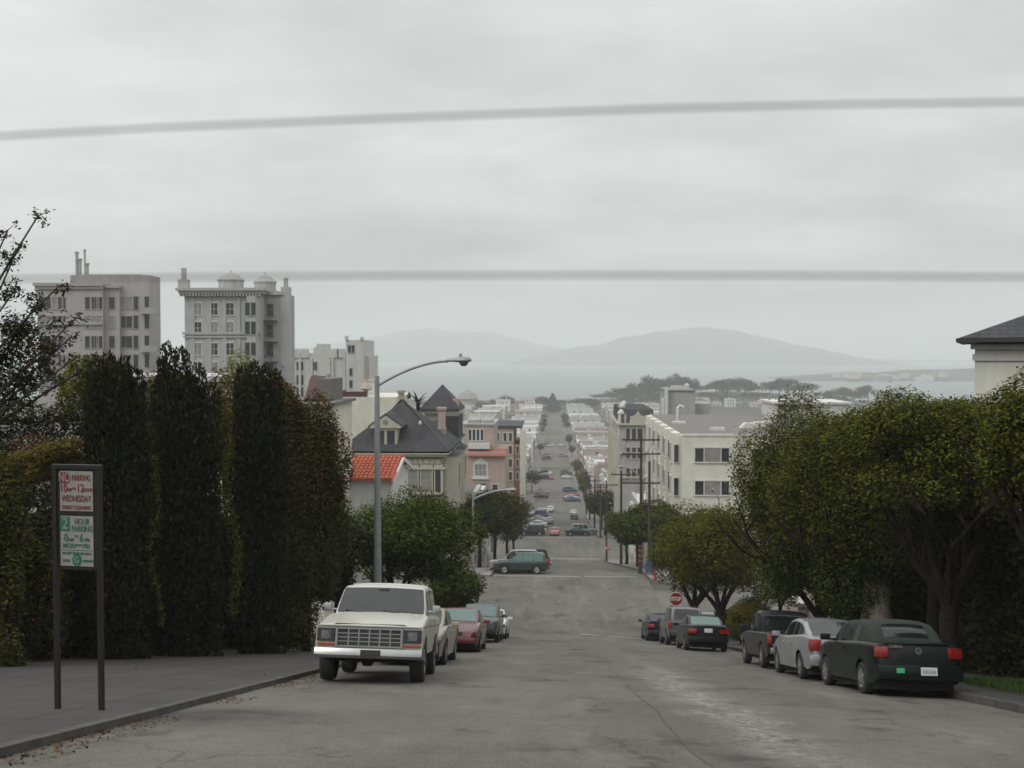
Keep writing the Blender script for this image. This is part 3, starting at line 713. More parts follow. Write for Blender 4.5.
# ---- the slate-roofed Victorian on the far corner
def victorian():
    D=96; g=zp(D)-1; xr=at(443,0,D).x; xl=at(352,0,D).x-1; ze=at(420,452,D).z; Y2=D+19
    t=bthing('slate_roofed_house','grey Victorian house with steep dark slate roof, cream dormer and carved frieze',(xl+xr)/2,D,z=g)
    part('wall','w_sage',t,lambda m:m.box(xl,D,g,xr,Y2,ze-.2))
    def fr(m):
        m.box(xl,D-.5,ze-.18,xr+.5,D+1,ze+.08); m.box(xl,D-.3,ze-.42,xr+.3,D-.002,ze-.2); m.box(xl,D-.15,ze-1.55,xr+.15,D-.002,ze-1.35)
        k=40
        for i in range(k): x=xl+.1+(xr-xl)*i/k; m.box(x,D-.42,ze-.36,x+.14,D-.301,ze-.2)
        m.box(xr+.301,D+1.01,ze-.18,xr+.5,Y2,ze+.08); m.box(xr+.002,D+.1,ze-1.55,xr+.14,Y2,ze-1.38)
    part('cornice','trim_cream',t,fr)
    def carve(m):
        rg=random.Random(2); k=9
        for i in range(k):
            x=at(388,0,D).x+(xr-at(388,0,D).x-.3)*(i+.5)/k; m.lathe([(.0,-.07),(.2,-.06),(.26,0)],c=(x,D-.002,ze-.88),axis='y',n=8,cap=False)
            for s in (-1,1): m.tube([(x+s*.25,D-.05,ze-1.05),(x+s*.42,D-.07,ze-.75),(x+s*.3,D-.05,ze-.6)],.05,5)
    part('frieze','trim_cream',t,carve)
    for px in (412.5,426.5): p=at(px,480,D); window(t,p.x,D,p.z,.95,2.2,'f','trim_cream','glass_curtain',mull=0,bars=1,fw=.2)
    for px in (438,): p=at(px,480,D); window(t,p.x,D,p.z,.5,2.2,'f','trim_cream','glass',mull=0,fw=.2)
    for px in (362,378): p=at(px,490,D); window(t,p.x,D,p.z,.95,2.0,'f','trim_cream','glass',mull=0,bars=1,fw=.2)
    pk=at(408,399,D+7)
    part('roof','slate',t,lambda m:(hipbox(m,xl,D,xr,D+12,ze+.08,pk.z,.5,'x',inset=5.2),))
    part('rear_roof','slate',t,lambda m:(hipbox(m,xr-4.2,D+8,xr+.1,Y2,ze+.1,at(430,420,D+12).z,.3,'y'),m.box(at(441,0,D+14).x,D+12.5,ze,at(459,0,D+14).x,D+18,at(450,415,D+14).z)))
    c=at(420,424,D+2); part('turret_roof','slate',t,lambda m:m.lathe([(2.3,ze+.1),(.02,c.z)],c=(c.x,D+2.2,0),n=8)); part('finial','w_white',t,lambda m:m.lathe([(.12,c.z-.05),(.15,c.z+.1),(.01,c.z+.35)],c=(c.x,D+2.2,0),n=8))
    c=at(408,397,D+7); part('finial','black',t,lambda m:m.lathe([(.16,c.z-.1),(.2,c.z+.15),(.01,c.z+.6)],c=(at(408,0,D+6).x,D+6,0),n=8))
    # dormer
    p0=at(373,448,D+.4); p1=at(399,428,D+.4); pt=at(386,416,D+.4); x0,x1=p0.x,p1.x
    d=part('dormer','trim_cream',t,lambda m:(m.box(x0+.15,D+.4,p0.z,x1-.15,D+5,p1.z),m.prism([(x0-.2,p1.z),(x1+.2,p1.z),(x1+.25,p1.z+.2),((x0+x1)/2,pt.z+.1),(x0-.25,p1.z+.2)],D+.15,D+5.6)))
    part('dormer_roof','slate',d,lambda m:(m.prism([(x0-.35,p1.z+.14),((x0+x1)/2,pt.z+.12),((x0+x1)/2,pt.z+.26),(x0-.42,p1.z+.2)],D+.1,D+6),m.prism([((x0+x1)/2,pt.z+.12),(x1+.35,p1.z+.14),(x1+.42,p1.z+.2),((x0+x1)/2,pt.z+.26)],D+.1,D+6)))
    for px in (380.5,391): p=at(px,438,D+.4); w_=window(t,p.x,D+.4,p.z,.72,1.35,'f','trim_cream','glass',mull=0,fw=.12)
    part('dormer_rosette','w_sage',d,lambda m:m.lathe([(.0,-.05),(.22,-.04),(.25,0)],c=((x0+x1)/2,D+.15,(p1.z+pt.z)/2),axis='y',n=10,cap=False))
    # chimneys
    for pa,pb,top,dd in ((397,402,393,D+9),(437,444,410,D+7)):
        a,b,c=at(pa,0,dd),at(pb,0,dd),at(pa,top,dd); part('chimney','w_tan',t,lambda m:(m.box(a.x,dd,ze+.2,b.x,dd+.9,c.z),m.box(a.x-.1,dd-.1,c.z,b.x+.1,dd+1,c.z+.25),m.box(a.x-.08,dd-.08,c.z-1.9,b.x+.08,dd+.98,c.z-1.7)))
    # street-side bays
    for q,(ya,yb) in enumerate(((D+2,D+6),(D+9,D+13))):
        part('bay','trim_cream',t,lambda m:m.prism([(xr+.001,ya),(xr+1.0,ya+.9),(xr+1.0,yb-.9),(xr+.001,yb)],g,ze-.5,axis='z'))
        part('bay_roof','slate',t,lambda m:m.add([(xr,ya-.2,ze-.5),(xr+1.25,ya+.8,ze-.5),(xr+1.25,yb-.8,ze-.5),(xr,yb+.2,ze-.5),(xr,(ya+yb)/2,ze+.4)],[(0,1,4),(1,2,4),(2,3,4),(0,3,2,1)]))
        for z in (ze-2.4,ze-6): 
            window(t,xr+1.0,(ya+yb)/2,z,.9,2,'e','trim_cream','glass',mull=0,bars=1,fw=.14)
    for yy in (D+1,D+7.5,D+15.5):
        for z in (ze-2.4,ze-6): window(t,xr,yy,z,.8,2,'e','trim_cream','glass',mull=0,bars=1,fw=.14)
    # corner turret window block seen side-on
victorian()
def turret_house():
    D=122; x0=at(416,0,D).x; x1=at(458,0,D).x; zt=at(438,385,D).z; zb=at(438,409,D).z
    t=bthing('turreted_house','dark slate pyramid roof with cream cornice rising behind the grey Victorian house',(x0+x1)/2,D)
    part('wall','trim_cream',t,lambda m:m.box(x0+.8,D+.6,zp(D),x1-.4,D+8,zb-.25)); part('cornice','trim_cream',t,lambda m:m.box(x0+.4,D+.1,zb-.5,x1,D+8.4,zb-.1))
    part('roof','slate',t,lambda m:hipbox(m,x0+.6,D+.2,x1-.2,D+6.5,zb,zt,.35,'x'))
    for px in (447,453): p=at(px,413,D+.6); window(t,p.x,D+.6,p.z-.4,.7,.8,'f','trim_cream','glass',mull=0)
    c=at(455,399,D+1); part('chimney','w_tan',t,lambda m:m.box(c.x-.3,D+1,zb-2,c.x+.4,D+1.8,c.z))
turret_house()
# palm-like plant behind the slate roof
t=thing('palm','spiky palm fronds rising behind the grey slate roof','palm',(at(417,0,118).x,118,zp(118)))
zb=at(417,403,118).z-t.location.z
mb=MB(); mb.tube([(0,0,0),(.2,0,zb*.5),(0,0,zb)],[.3,.25,.22],8); mb.build('trunk','bark',t,smooth=True)
rg=random.Random(4); mb=MB()
for k in range(26):
    a=rg.uniform(0,2*PI); e=rg.uniform(.1,1.2); L=rg.uniform(1.6,2.4); p=[Vector((math.cos(a)*L*s*math.cos(e)*1.0,math.sin(a)*L*s*math.cos(e),zb+L*s*math.sin(e)-s*s*.7)) for s in (0,.3,.6,1)]
    n=Vector((-math.sin(a),math.cos(a),0))
    vs=[]
    for i,q in enumerate(p): w_=(.05,.12,.1,.01)[i]; vs+=[q-n*w_,q+n*w_]
    mb.add(vs,[(2*i,2*i+1,2*i+3,2*i+2) for i in range(3)])
mb.build('fronds','leaf_dark',t,fix=False)
# ---- tan house with clay awning beyond the second crossing
def tan_house():
    D=188; g=zp(D); xr=at(505,0,D).x; xl=at(462,0,D).x; zt=at(480,426,D).z; za=at(480,451,D).z
    t=bthing('tan_house','pinkish tan house with red tiled ledge and white pedimented window',(xl+xr)/2,D)
    x5=at(493,0,D).x
    part('wall','w_tan',t,lambda m:(m.box(xl,D,g,xr,D+16,za-.2),m.box(xl,D+1.6,za-.2,x5,D+16,zt)))
    part('parapet','w_grey',t,lambda m:(m.box(xl-.2,D+1.4,zt,x5+.2,D+16,zt+.3),m.box(at(466,0,D).x,D+3,zt+.301,at(478,0,D).x,D+8,zt+.9),m.box(at(481,0,D).x,D+3,zt+.301,at(491,0,D).x,D+8,zt+.9)))
    part('tile_ledge','roof_redtile',t,lambda m:m.add([(at(467,0,D).x,D-.7,za-.75),(xr+.3,D-.7,za-.75),(xr+.3,D+1.5,za+.3),(at(467,0,D).x,D+1.5,za+.3),(at(467,0,D).x,D-.7,za-.9),(xr+.3,D-.7,za-.9),(xr+.3,D+1.5,za-.2),(at(467,0,D).x,D+1.5,za-.2)],[(0,1,2,3),(4,7,6,5),(0,4,5,1),(1,5,6,2),(3,2,6,7),(0,3,7,4)]))
    part('planter','w_white',t,lambda m:m.box(at(467,0,D).x,D+.4,za+.32,at(489,0,D).x,D+1.58,za+1.3))
    for px in (470,474,478,482): p=at(px,435,D+1.6); window(t,p.x,D+1.6,p.z,.5,1.9,'f','w_white','glass',mull=0,fw=.1)
    p=at(480.5,470,D); window(t,p.x,D,p.z,2.0,2.0,'f','w_white','glass_curtain',mull=2,bars=1,fw=.25)
    part('pediment','w_white',t,lambda m:(m.prism([(p.x-1.2,p.z+1.3),(p.x+1.2,p.z+1.3),(p.x+.5,p.z+1.8),(p.x,p.z+2.3),(p.x-.5,p.z+1.8)],D-.12,D-.002),m.box(p.x-1.5,D-.3,p.z-1.6,p.x+1.5,D-.002,p.z-1.25)))
    p=at(481,488,D); window(t,p.x,D,p.z,1.6,1.6,'f','w_blue','glass',mull=1,fw=.15)
    p=at(495,489,D); window(t,p.x,D,p.z,.9,1.6,'f','w_white','glass',mull=0,fw=.12)
tan_house()
def narrow_house():
    D=214; g=zp(D); xr=at(522,0,D).x; xl=at(492,0,D).x; zt=at(505,428,D).z; xb=at(514,0,D).x
    t=bthing('brick_sided_house','narrow cream and orange brick house with dark roof edge below the tan house',(xl+xr)/2,D)
    part('wall','w_tan',t,lambda m:m.box(xl,D,g,xb,D+18,zt)); part('brick_wing','w_brick',t,lambda m:m.box(xb+.001,D+.1,g,xr-.4,D+18,zt-3.2)); part('corner_bay','w_cream',t,lambda m:m.box(xr-.399,D-.3,g,xr+.5,D+10,zt-.4))
    part('roof','roof_dark',t,lambda m:m.box(xl-.2,D-.3,zt,xr,D+18,zt+.45))
    for py in (437,450,463,476):
        for px in (497,505,510.5): p=at(px,py,D); window(t,p.x,D,p.z,.9 if px<500 else .6,1.6,'f','w_cream','glass',mull=0,fw=.14)
        p=at(517.5,py,D+.1); 
        if py>440: window(t,p.x,D+.1,p.z,.5,1.5,'f','w_cream','glass',mull=0,fw=.1)
narrow_house()
# ---- cream apartment block, east far corner
def cream_block():
    D=98; g=zp(D)-.5; x0=at(684,0,D).x; x1=x0+11.5; z=at(700,436,D).z; Y2=132
    t=bthing('cream_apartment_block','cream four storey apartment block with flat tan roof and stepped bays',(x0+x1)/2,D,z=g)
    part('wall','w_cream',t,lambda m:(m.box(x0,D,g,x1,Y2,z),))
    part('rear_wing','w_cream',t,lambda m:m.box(x1+.001,D+9,g,x1+6,Y2,z-.4))
    part('roof','roof_tan',t,lambda m:(m.box(x0+.25,D+.25,z-.1,x1-.1,Y2-.2,z+.06),m.box(x1+.1,D+9.2,z-.39,x1+5.9,Y2-.2,z-.3)))
    part('parapet','w_cream',t,lambda m:(m.box(x0,D-.08,z+.001,x1+.05,D+.24,z+.18),m.box(x1-.2,D+.241,z+.001,x1+.05,D+9,z+.16)))
    for py in (455,488,521): 
        p=at(712,py,D); window(t,p.x,D,p.z,3.05,1.25,'f','w_white','glass',mull=0,fw=.1)
        b=part('curtain','glass_curtain',t,lambda m:m.box(p.x-.68,D-.045,p.z-.62,p.x+.75,D-.03,p.z+.62)); 
        for s in (-.72,.8): part('mullion','w_white',t,lambda m:m.box(p.x+s-.04,D-.065,p.z-.62,p.x+s+.04,D-.046,p.z+.62))
        p=at(757,py,D); window(t,p.x,D,p.z,.9,1.1,'f','w_white','glass',mull=0)
    part('downpipe','w_yellow' if False else 'w_white',t,lambda m:m.tube([(at(742,0,D).x,D-.09,g),(at(742,0,D).x,D-.09,z-.05)],.07,6))
    # stepped bays along the street face
    for k in range(6):
        ya=D+1.2+k*5.2; 
        part('bay','w_cream',t,lambda m:m.box(x0-.75,ya,g+2.6,x0-.001,ya+2.5,z+.17))
        for zz in (z-1.7,z-4.75,z-7.8):
            window(t,x0,ya+3.85,zz,1.5,1.7,'w','w_white','glass',mull=1)
            window(t,x0-.75,ya+1.25,zz,1.3,1.7,'w','w_white','glass',mull=1)
            window(t,x0-.375,ya,zz,.4,1.6,'f','w_white','glass',mull=0,fw=.05)
    c=at(662,403,D+22); part('vent_pipe','w_white',t,lambda m:(m.tube([(c.x+1.5,D+20,z),(c.x+1.5,D+20,z+1.5),(c.x+1.75,D+20,z+1.8),(c.x+2.1,D+20,z+1.6)],.16,8),m.box(c.x+.6,D+16,z+.06,c.x+1.9,D+17,z+.3)))
    p=at(716,429,D+7); part('roof_hatch','w_white',t,lambda m:(m.box(p.x-.7,D+6,z+.06,p.x+.6,D+6.4,z+.4),m.box(p.x+.4,D+5.4,z+.06,p.x+.6,D+6,z+.35)))
    for k,px in enumerate((748,757,766)):
        p=at(px,425,D+11+k*1.5); part('skylight','w_white',t,lambda m:m.prism([(p.x-.9,z+.06),(p.x+.9,z+.06),(p.x+.5,z+.5),(p.x-.4,z+.55)],D+10+k*1.5,D+11.2+k*1.5))
cream_block()
def grey_block():
    D=196; g=zp(D); x0=at(664,0,D).x; x1=at(697,0,D).x; z=at(680,396,D).z
    t=bthing('grey_block','hazy grey windowless block with white pipes behind the cream apartment roof',(x0+x1)/2,D)
    part('wall','w_grey',t,lambda m:(m.box(x0+.9,D,g,x1,D+14,z+.9),m.box(x1+.001,D+2,g,x1+3,D+14,z-1.5)))
    part('roof','roof_grey',t,lambda m:m.box(x0+.7,D-.2,z+.9,x1+.2,D+14.2,z+1.1))
    for px,py in ((663,398),(666.5,387)): c=at(px,py,D-1); part('flue','w_white',t,lambda m:m.box(c.x-.28,D-1,z-6,c.x+.28,D-.3,c.z))
    part('roof_tank','w_pale',t,lambda m:(m.lathe([(.5,z+1.1),(.5,z+1.9),(.1,z+2.2)],c=(x1-1,D+4,0),n=10),m.box(x0+2,D+4,z+1.1,x0+4,D+6,z+1.7)))
grey_block()
def ornate_house():
    D=187; g=zp(D); x0=at(621,0,D).x; x1=at(656,0,D).x; z=at(640,424,D).z
    t=bthing('ornate_house','grey and cream ornate house with pointed gable and row of round chimneys',(x0+x1)/2,D)
    part('wall','w_grey',t,lambda m:m.box(x0,D,g,x1,D+26,z-.2))
    part('cornice','trim_cream',t,lambda m:(m.box(x0-.4,D-.5,z-.2,x1,D-.002,z+.15),m.box(x0-.3,D-.3,z-5.2,x1,D-.002,z-4.9),m.box(x0-.3,D-.3,z-9.4,x1,D-.002,z-9.1),m.box(x0-.5,D,z-.2,x0-.002,D+26,z+.15)))
    part('roof','slate',t,lambda m:m.prism([(D+.2,z+.16),(D+26,z+.16),(D+24,z+2.4),(D+2.4,z+2.4)],x0+.3,x1,axis='x'))
    c=at(638,416,D); xg=c.x
    part('gable','trim_cream',t,lambda m:(m.prism([(xg-1.5,z+.151),(xg+1.5,z+.151),(xg+1.3,z+1.3),(xg+.5,z+1.5),(xg,c.z+.9),(xg-.5,z+1.5),(xg-1.3,z+1.3)],D-.45,D+.15),m.lathe([(.12,z),(.2,z+1.2),(.01,z+2.0)],c=(xg-2.2,D-.3,0),n=6),m.lathe([(.12,z),(.2,z+1.2),(.01,z+2.0)],c=(xg+2.2,D-.3,0),n=6)))
    for py in (434,453,474):
        for px,w in ((628,.8),(634,.9),(640,1.1),(647,.9)): p=at(px,py,D); window(t,p.x,D,p.z,w*.8,1.9,'f','trim_cream','glass',mull=0,fw=.14)
    for k in range(5):
        yy=D+2+k*5; part('chimney','w_pale',t,lambda m:m.lathe([(.5,z-2),(.5,z+1.5+.9*(k%2)),(.62,z+1.6+.9*(k%2)),(.62,z+1.9+.9*(k%2)),(.3,z+2.3+.9*(k%2)),(.02,z+2.5+.9*(k%2))],c=(x0+.3+.5*k,yy,0),n=10))
        for zz in (z-3,z-7,z-11): window(t,x0,yy+2.4,zz,1.1,2.2,'w','trim_cream','glass',mull=0,fw=.2)
        part('bay','trim_cream',t,lambda m:m.prism([(x0-.001,yy-1),(x0-.9,yy-.5),(x0-.9,yy+.6),(x0-.001,yy+1.1)],g+3,z-2,axis='z'))
ornate_house()
# east side, this block: house high on the slope with hip roof, porch, wall, pillar
def hip_house():
    D=42; xl=at(979,0,D).x; z=at(974,341,D).z; g=zp(D)-.6
    t=bthing('hip_roofed_house','cream house with dark shingled hip roof rising above the eastern street trees',xl,D,z=g); t.rotation_euler=(0,0,R(-21.5))
    part('wall','w_cream',t,lambda m:m.box(xl,D,g,xl+11,D+12,z-.1)); part('frieze','w_white',t,lambda m:(m.box(xl-.08,D-.08,z-.75,xl+11,D-.002,z-.5),m.box(xl-.15,D-.15,z-.32,xl+11,D-.002,z-.12)))
    part('roof','slate',t,lambda m:hipbox(m,xl,D,xl+11,D+12,z+.12,z+2.5,.55,'x')); part('gutter','roof_dark',t,lambda m:(m.box(xl-.66,D-.66,z-.05,xl+11.6,D-.552,z+.1),m.box(xl-.66,D-.55,z-.05,xl-.552,D+12.5,z+.1)))
    for zz in (z-3.2,z-6.4): 
        for yy in (D+3,D+7): window(t,xl,yy,zz,1.1,1.6,'w','w_white','glass',mull=0,bars=1)
    c=at(964,362,D+6); part('flue','galv',t,lambda m:(m.tube([(c.x,D+6,z-4),(c.x,D+6,c.z-.35)],.13,8),m.lathe([(.13,0),(.2,.05),(.2,.2),(.3,.25),(.02,.4)],c=(c.x,D+6,c.z-.4),n=10)))
hip_house()
def porch_house():
    D=54; xl=11.6; g=zp(D)-.5
    t=bthing('corner_house','cream corner house with teal porch post glimpsed under the street trees',xl+4,D,z=g)
    zt=g+4.6
    part('wall','w_cream',t,lambda m:m.box(xl+1.8,D,g,xl+9,D+8,zt)); part('porch_roof','w_white',t,lambda m:m.prism([(D-2.6,zt-1.8),(D,zt-.6),(D,zt-.4),(D-2.7,zt-1.6)],xl-.2,xl+2.2,axis='x'))
    part('porch_post','w_blue',t,lambda m:m.box(xl+.1,D-2.5,g,xl+.42,D-2.2,zt-1.7)); part('step','walk_pale',t,lambda m:m.box(xl-.3,D-3,g,xl+1.79,D-.01,g+.75))
    window(t,xl+3.2,D,g+2.2,1,1.4,'f','white','glass',bars=1)
porch_house()
t=thing('gate_pillar','peach stucco gate pillar swelling at its foot between the dark trunks','pillar',(9.95,33.4,zq(9.95,33.4)))
mb=MB(); mb.lathe([(.62,-.6),(.6,.5),(.5,1.3),(.42,2.0),(.39,3.2),(.43,3.25),(.43,3.35),(.2,3.45),(.01,3.5)],n=20); mb.build('shaft','w_peach',t,smooth=40)
t=thing('garden_wall','beige garden wall with coping seen between two trunks','wall',(12.3,48,zq(12.3,48)))
mb=MB(); mb.box(-.15,-2,-1,.15,8,2.2); mb.build('wall_panel','w_tan',t); mb=MB(); mb.box(-.22,-2.05,2.2,.22,8.05,2.32); mb.build('coping','w_pale',t,bevel=.02)
t=thing('garden_wall','pale low garden wall beneath the rusty bush behind the truck','wall',(-9.2,38,zq(-9,38)))
mb=MB(); mb.box(-3,-.12,-1,0,.12,1.9); mb.build('wall_panel','w_tan',t); mb=MB(); mb.box(-3.05,-.2,1.9,.05,.2,2.0); mb.build('coping','w_pale',t,bevel=.02)
# ---- nearer row houses beside the street, with windows
wallc=['w_white','w_cream','w_pale','w_pink','w_tan','w_grey','w_yellow','w_blue','w_peach','w_white','w_pale']
wname={'w_white':'white','w_cream':'cream','w_pale':'off-white','w_pink':'dusty pink','w_tan':'tan','w_grey':'grey','w_yellow':'pale yellow','w_blue':'pale blue','w_peach':'peach'}
ordn=['first','second','third','fourth','fifth','sixth','seventh','eighth','ninth','tenth','eleventh','twelfth']
def row_house(side,y,dep,h,wd,c,label,rows=3,rm='roof_grey',fancy=True):
    g=zp(y+wd); z=zp(y+wd/2)+h
    x0,x1=(PL-dep,PL) if side=='west' else (PR,PR+dep); f='e' if side=='west' else 'w'; xs_=x1 if side=='west' else x0; s=1 if side=='west' else -1
    t=bthing('row_house',label,(x0+x1)/2,y,z=g)
    part('wall',c,t,lambda m:m.box(x0,y+.02,g-1,x1,y+wd-.02,z))
    part('roof',rm,t,lambda m:(m.box(x0+.15,y+.2,z+.001,x1-.15,y+wd-.2,z+.08),))
    part('cornice','w_pale' if c!='w_pale' else 'w_grey',t,lambda m:(m.box(min(xs_,xs_+s*.5),y+.05,z-.4,max(xs_,xs_+s*.5),y+wd-.05,z+.3),))
    rg=random.Random(int(y*7)+len(side))
    if fancy:
        part('bay',c,t,lambda m:m.prism([(xs_,y+wd*.15),(xs_+s*.9,y+wd*.28),(xs_+s*.9,y+wd*.6),(xs_,y+wd*.73)],g+2.4,z-.6,axis='z'))
        for k in range(rows):
            zz=z-1.9-3.1*k
            if zz<g+1: break
            window(t,xs_+s*.9,y+wd*.44,zz,1.2,1.8,f,'w_white','glass',mull=1)
            window(t,xs_,y+wd*.86,zz,.8,1.7,f,'w_white','glass',mull=0)
            for q in range(2):
                xx=x1-1.5-q*2.2 if side=='west' else x0+1.5+q*2.2
                if q<1 or dep>8: window(t,xx,y+.02,zz,.8,1.6,'f','w_white','glass',mull=0)
    # roof clutter: skylight, parapet, vent
    xa=(x0+x1)/2+rg.uniform(-2,2)
    part('skylight','w_white' if rg.random()<.5 else 'w_pale',t,lambda m:m.box(xa,y+wd*.4,z+.08,xa+rg.uniform(1,2.2),y+wd*.7,z+.08+rg.uniform(.3,.9)))
    if rg.random()<.7: xb=xa+rg.choice((-3,3)); part('chimney','w_tan',t,lambda m:m.box(xb,y+wd*.2,z+.08,xb+.6,y+wd*.3,z+rg.uniform(.9,1.8)))
    return t
rg=random.Random(21); used=set()
for side in ('west','east'):
    for b,(ya,yb) in enumerate(((97 if side=='east' else 116,160),(188,263),(291,366))):
        y=ya; k=0
        if b==0: y=134 if side=='east' else 126
        if b==1: y=214 if side=='east' else 233
        while y<yb-6:
            wd=min(rg.uniform(7.2,9),yb-y)
            c=rg.choice(wallc); h=rg.uniform(8.5,11) if b else rg.uniform(8,9.5)
            nm='%s row house on the %s side, %s down in the %s block'%(wname[c],side,ordn[k],('second','third','fourth')[b])
            row_house(side,y,rg.uniform(12,17),h,wd,c,nm,rm=rg.choice(['roof_grey','roof_tan','roof_white','roof_grey'])); y+=wd; k+=1
#ENDBUILD
# ------------------------------------------------------------------ plants on the west side
def column(label,px,top,D,r,n,seed,spires,mats=('leaf_cypress','leaf_cypress_brown'),size=.14,tipz=None):
    p=at(px,top,D); z0=zq(p.x,D)+.1; H=p.z-z0-.35
    rg=random.Random(seed); cl=[]
    for dx,dy,h,rr in spires:
        k=int(h*H/.55)
        for i in range(k):
            f=i/(k-1); zz=.2+f*(h*H-.4)
            w=rr*(1 if f<.94 else .72)*rg.uniform(.92,1.12)
            if f<.1: w*=.8
            cl.append((dx*r+rg.uniform(-.06,.06),dy*r+rg.uniform(-.06,.06),zz,r*w,r*w,.6))
    t=thing('cypress',label,'tree',(p.x,D,z0),0,None)
    link('foliage',leaves(cl,n,size,seed,mats,up=1.0,aspect=.36,shell=.5,fuzz=.05,tipz=tipz),t)
    mb=MB(); mb.tube([(0,0,-.3),(0,0,H*.5),(0,0,H*.85)],[.14,.1,.04],8); mb.build('trunk','bark',t,smooth=True,fix=False)
    return t
column('wide dark cypress column directly behind the parking sign',114,352,26,.86,46000,1,[(0,0,.96,.85),(-.55,.1,.985,.42),(-.2,.1,1.0,.35),(.25,-.1,.99,.4),(.6,.1,.95,.4)])
column('tallest dark cypress with two pointed spires, middle of three columns',184,343,28,.86,44000,2,[(-.1,0,.9,.85),(-.45,0,1.0,.42),(-.05,.1,.985,.42),(-.75,0,.96,.28),(.35,.1,.93,.45),(.85,0,.87,.32)])
column('dark cypress with jagged flat top beside the rusty bush',258,361,30,.82,42000,3,[(0,0,.95,.8),(-.55,0,.98,.4),(-.1,0,1.0,.35),(.3,.1,.985,.38),(.6,0,.97,.35)])
# rusty-topped bush, two masses
p=at(305,385,32); z0=zq(p.x,32)
H=p.z-z0
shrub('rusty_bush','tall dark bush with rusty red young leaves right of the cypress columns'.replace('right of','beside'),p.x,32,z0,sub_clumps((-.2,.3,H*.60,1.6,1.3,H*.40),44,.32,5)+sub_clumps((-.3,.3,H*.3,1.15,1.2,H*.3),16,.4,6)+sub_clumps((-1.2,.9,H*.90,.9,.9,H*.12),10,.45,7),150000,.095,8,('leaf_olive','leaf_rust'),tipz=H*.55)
# dark ivy hedge mass behind the columns
t=thing('ivy_hedge','long near-black ivy hedge behind the cypress trunks along the pavement','hedge',(-10.5,30,zq(-10.5,30)))
cl=[]; rg=random.Random(9)
for i in range(130):
    y=rg.uniform(22,39); x=-14.0+(y-22)*.3+rg.uniform(0,.8); x=min(x,-9.6); z=zq(x,y)-t.location.z+rg.uniform(.2,5.0 if y>28.8 else 2.9)
    cl.append((x+10.5,y-30,z,.8,1.1,.8))
link('foliage',leaves(cl,80000,.15,9,('leaf_dark',),shell=.6),t)
mb=MB(); vs=[]
for y in (21,30,39): 
    ht_=2.4 if y<25 else 4.4
    x=min(-14.4+(y-22)*.3,-9.9); vs+=[(x+10.5,y-30,zq(x,y)-t.location.z-.3),(x+10.5,y-30,zq(x,y)-t.location.z+ht_),(x+10.0,y-30,zq(x,y)-t.location.z+ht_),(x+10.0,y-30,zq(x,y)-t.location.z-.3)]
mb.add(vs,[(i*4+k,i*4+(k+1)%4,(i+1)*4+(k+1)%4,(i+1)*4+k) for i in range(2) for k in range(4)]+[(0,1,2,3),(8,9,10,11)]); mb.build('support_wall','soil',t)
# trailing light green vine between cypresses
def vine(label,px0,py0,px1,py1,D,n,seed,w=.16):
    a=at(px0,py0,D); b=at(px1,py1,D); z0=zq(b.x,D)
    cl=[((a.x+(b.x-a.x)*f)-b.x+.12*math.sin(f*9+seed),.06*math.sin(f*17),(a.z+(b.z-a.z)*f)-z0,w,.12,.25) for f in np.linspace(0,1,14)]
    t=thing('climbing_vine',label,'vine',(b.x,D,z0)); link('foliage',leaves(cl,n,.075,seed,('leaf_mid','leaf_olive'),shell=.2,fuzz=.35),t)
vine('leafy light green vine hanging between the tallest and the jagged cypress',226,440,238,610,27.2,1700,2,.16)
vine('thin pale vine trailing beside the wide cypress column',152,430,158,620,26.0,900,5,.1)
# background hedges and shrubs between the columns
def blob(name,label,px,py,D,rx,rz,n,seed,mats,size=.1,cat='shrub',depth=1.0,drop=0,**k):
    p=at(px,py,D); z0=p.z-2*rz-drop
    return shrub(name,label,p.x,D,z0,sub_clumps((0,0,rz+drop,rx,depth,rz),16,.42,seed),n,size,seed,mats,cat=cat,stem=True,**k)
blob('lime_shrub','yellow-green shrub top peeping above the wide cypress',90,349,29,.75,1.0,5200,31,('leaf_lime','leaf_mid'))
blob('orange_shrub','orange tinged shrub filling the gap between first and second cypress',150,370,31.5,1.0,1.9,13000,32,('leaf_mid','leaf_orange'))
blob('orange_shrub','orange brown shrub crown between the second and third cypress',226,362,32.5,1.1,2.0,15000,33,('leaf_orange','leaf_mid'))
blob('lime_shrub','tiny lime sprig above the jagged cypress',240,352,34,.35,.7,900,34,('leaf_lime',))
def flat_hedge(label,pts,D,h,mats,n,seed,size=.09,name='clipped_hedge',dep=.8):
    a=at(pts[0][0],pts[0][1],D); t=thing(name,label,'hedge',(a.x,D,a.z-h)); cl=[]
    for i in range(len(pts)-1):
        p,q=at(*pts[i],D),at(*pts[i+1],D); k=max(2,int(abs(q.x-p.x)/.35))
        for j in range(k):
            f=j/k; x=p.x+(q.x-p.x)*f-a.x; z=p.z+(q.z-p.z)*f-t.location.z
            m=max(1,int(h/.4))
            for u in range(m): cl.append((x,random.uniform(-dep,dep)*.5,z-.3-u*.4,.33,dep*.5,.3))
    link('foliage',leaves(cl,n,size,seed,mats,shell=.65),t); return t
flat_hedge('dark clipped hedge below the white roof on the garden terrace',[(-25,404),(80,402),(160,400)],30,3.0,('leaf_dark','leaf_mid'),42000,41)
flat_hedge('orange and yellow sloping clipped hedge behind the sign top',[(-8,462),(40,444),(90,432)],27.3,.9,('leaf_orange','leaf_orange'),12000,42)
flat_hedge('olive hedge strip between the first two cypresses',[(140,436),(166,432)],29.5,1.4,('leaf_olive','leaf_orange'),3500,43)
